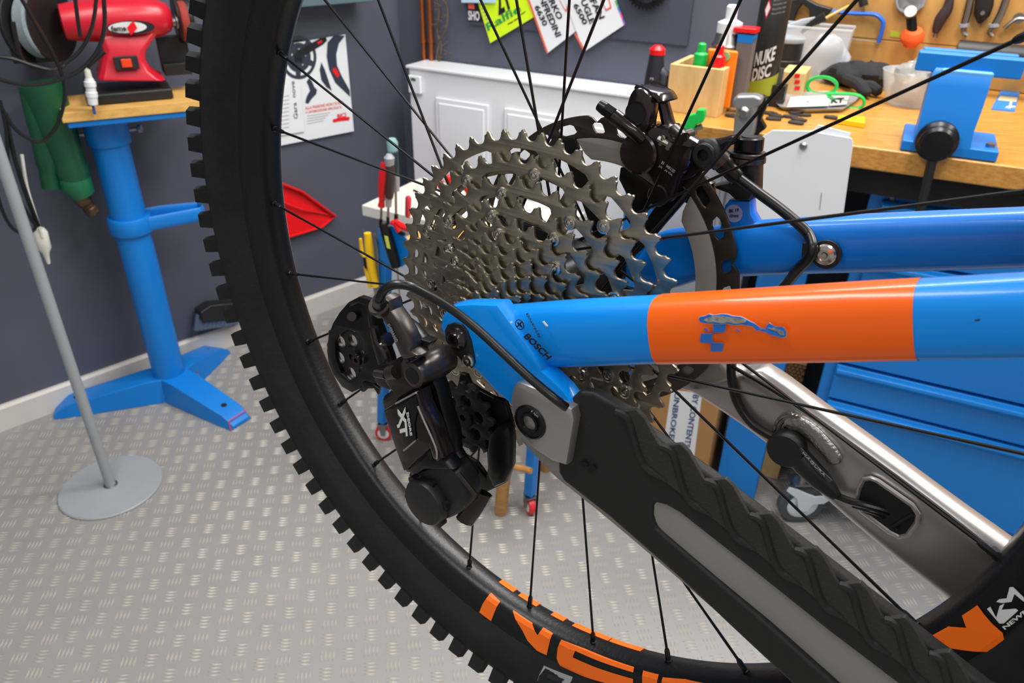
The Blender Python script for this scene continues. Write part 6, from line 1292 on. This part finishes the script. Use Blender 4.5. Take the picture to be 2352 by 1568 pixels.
# guide pulley side: cage plates
bplate('inner_cage', C6([(850, 600), (880, 610), (905, 665), (960, 700), (1040, 742), (1110, 762), (1130, 830), (1155, 925), (1135, 945), (1142, 1150), (1112, 1240), (985, 1300), (930, 1290), (905, 1210), (845, 1070), (880, 1085), (940, 1120), (1002, 1205), (1010, 1150), (1005, 1060), (985, 1068), (970, 1030), (900, 1040), (800, 1000), (790, 960), (830, 940), (780, 870), (775, 820), (800, 750), (830, 700)]), .0715, .004, BLACKM, RD, bev=.001)
bplate('cage_arm', C6([(1012, 960), (1060, 915), (1130, 900), (1142, 1000), (1140, 1150), (1110, 1240), (1040, 1270), (1006, 1200), (1000, 1060)]), .080, .008, BLACKM, RD, bev=.003)
def gear(name, cx, cy, s, teeth, r, th, m_, parent, nh=0):
    c = b2(cx, cy, s); out = []
    for i in range(teeth):
        for fr, rr in ((0, .82), (.15, .82), (.35, .98), (.45, 1), (.55, 1), (.65, .98), (.85, .82)): a = 2 * math.pi * (i + fr) / teeth; out.append((c[0] + r * rr * math.cos(a), c[1] + r * rr * math.sin(a)))
    hs = [circle(r * .17, 12, c[0] + r * .52 * math.cos(2 * math.pi * j / nh + .4), c[1] + r * .52 * math.sin(2 * math.pi * j / nh + .4)) for j in range(nh)] if nh else []
    o = plate(name, [out] + hs, th, PM(s), m_, parent, .0004); m = MB(); q = B(cx, cy, s + th / 2); m.lathe([(r * .30, 0), (r * .28, .0022), (.0022, .0022), (.002, .0005)], q, BAX, 20); obj('pulley_bolt', m, BLACKM, o); return o
gear('guide_pulley', *c6(880, 850), .0765, 13, .0235, .0035, BLACKP, RD, 6)
m = MB(); m.lathe([(.0046, 0), (.0046, .003), (.0024, .003), (.0022, .001)], c6B(912, 695, .0722), BAX, 6); obj('cage_bolt', m, STEEL, RD)
# tension pulley side (cage swung up behind the wheel)
oc = [(76, 470), (85, 380), (110, 310), (150, 245), (200, 188), (262, 156), (325, 176), (330, 240), (338, 300), (352, 360), (352, 440), (372, 520), (398, 560), (396, 640), (352, 668), (290, 648), (268, 690), (222, 712), (165, 680), (115, 610), (85, 540)]
win = [(124, 420), (150, 375), (198, 348), (255, 362), (285, 410), (290, 480), (285, 560), (250, 618), (205, 642), (160, 600), (128, 520)]
bplate('outer_cage', C6(oc), .083, .0035, BLACKM, RD, [C6(win)], bev=.0008)
bplate('cage_wall', C6([(300, 200), (330, 180), (345, 330), (380, 420), (420, 530), (430, 600), (400, 640), (370, 560), (330, 420), (310, 300)]), .092, .010, BLACKM, RD, bev=.002)
bplate('cage_top', C6([(200, 188), (262, 156), (325, 176), (318, 215), (262, 196), (215, 215)]), .087, .005, BLACKM, RD, bev=.001)
gear('tension_pulley', *c6(235, 500), .078, 13, .0250, .0035, BLACKP, RD, 6)
m = MB(); m.lathe([(.004, 0), (.004, .002), (.0016, .002), (.0014, 0)], c6B(258, 520, .0845), BAX, 14); obj('cage_bolt', m, BLACKG, RD)
for q in ((222, 270), (395, 420)):
    m = MB(); m.cyl(c6B(*q, .083), c6B(*q, .088), .003, n=10); obj('cage_pin', m, BLACKG, RD)
m = MB(); m.tube(cr([c6B(x, y, .098) for x, y in [(350, 330), (375, 420), (410, 470), (430, 540), (440, 620)]], 4), .0028, 10); m.tube([c6B(420, 405, .1), c6B(440, 400, .1)], .004, 10); obj('spring_arm', m, BLACKG, RD)
m = MB(); m.tube([c6B(360, 600, .112), c6B(420, 610, .112)], .0024, 10); m.tube([c6B(370, 612, .112), c6B(480, 590, .112)], .0016, 8); m.cyl(c6B(440, 600, .112), c6B(485, 590, .112), .0042, n=12); obj('adjuster', m, GUNM, RD)
bplate('stop_tab', C6([(360, 560), (430, 540), (490, 560), (480, 640), (440, 700), (380, 680), (350, 640)]), .104, .006, BLACKM, RD, bev=.0015)
bplate('cage_hook', C6([(285, 650), (350, 668), (380, 690), (372, 725), (350, 690), (310, 690), (290, 710), (280, 680)]), .084, .003, BLACKM, RD, bev=.0008)
# ---- shift cable housing
hp = [(*c6(386, 222), .117), (*c6(382, 170), .122), (*c6(418, 108), .122), (*c6(478, 84), .120), (*c6(560, 94), .116), (*c6(650, 138), .110), (*c6(750, 193), .104), (*c6(850, 262), .099), (*c6(960, 350), .0955), (*c6(1100, 480), .093), (*c6(1250, 620), .0915), (*c6(1400, 745), .0905), (*c6(1475, 802), .086), (*c6(1540, 850), .078)]
m = MB(); m.tube(cr([B(x, y, s) for x, y, s in hp], 7), .0024, 12); obj('shift_cable', m, CABLE, bike)
m = MB(); m.tube([c6B(386, 218, .1165), c6B(383, 168, .122)], [.0042, .0034], 16); obj('cable_boot', m, CABLE, RD)
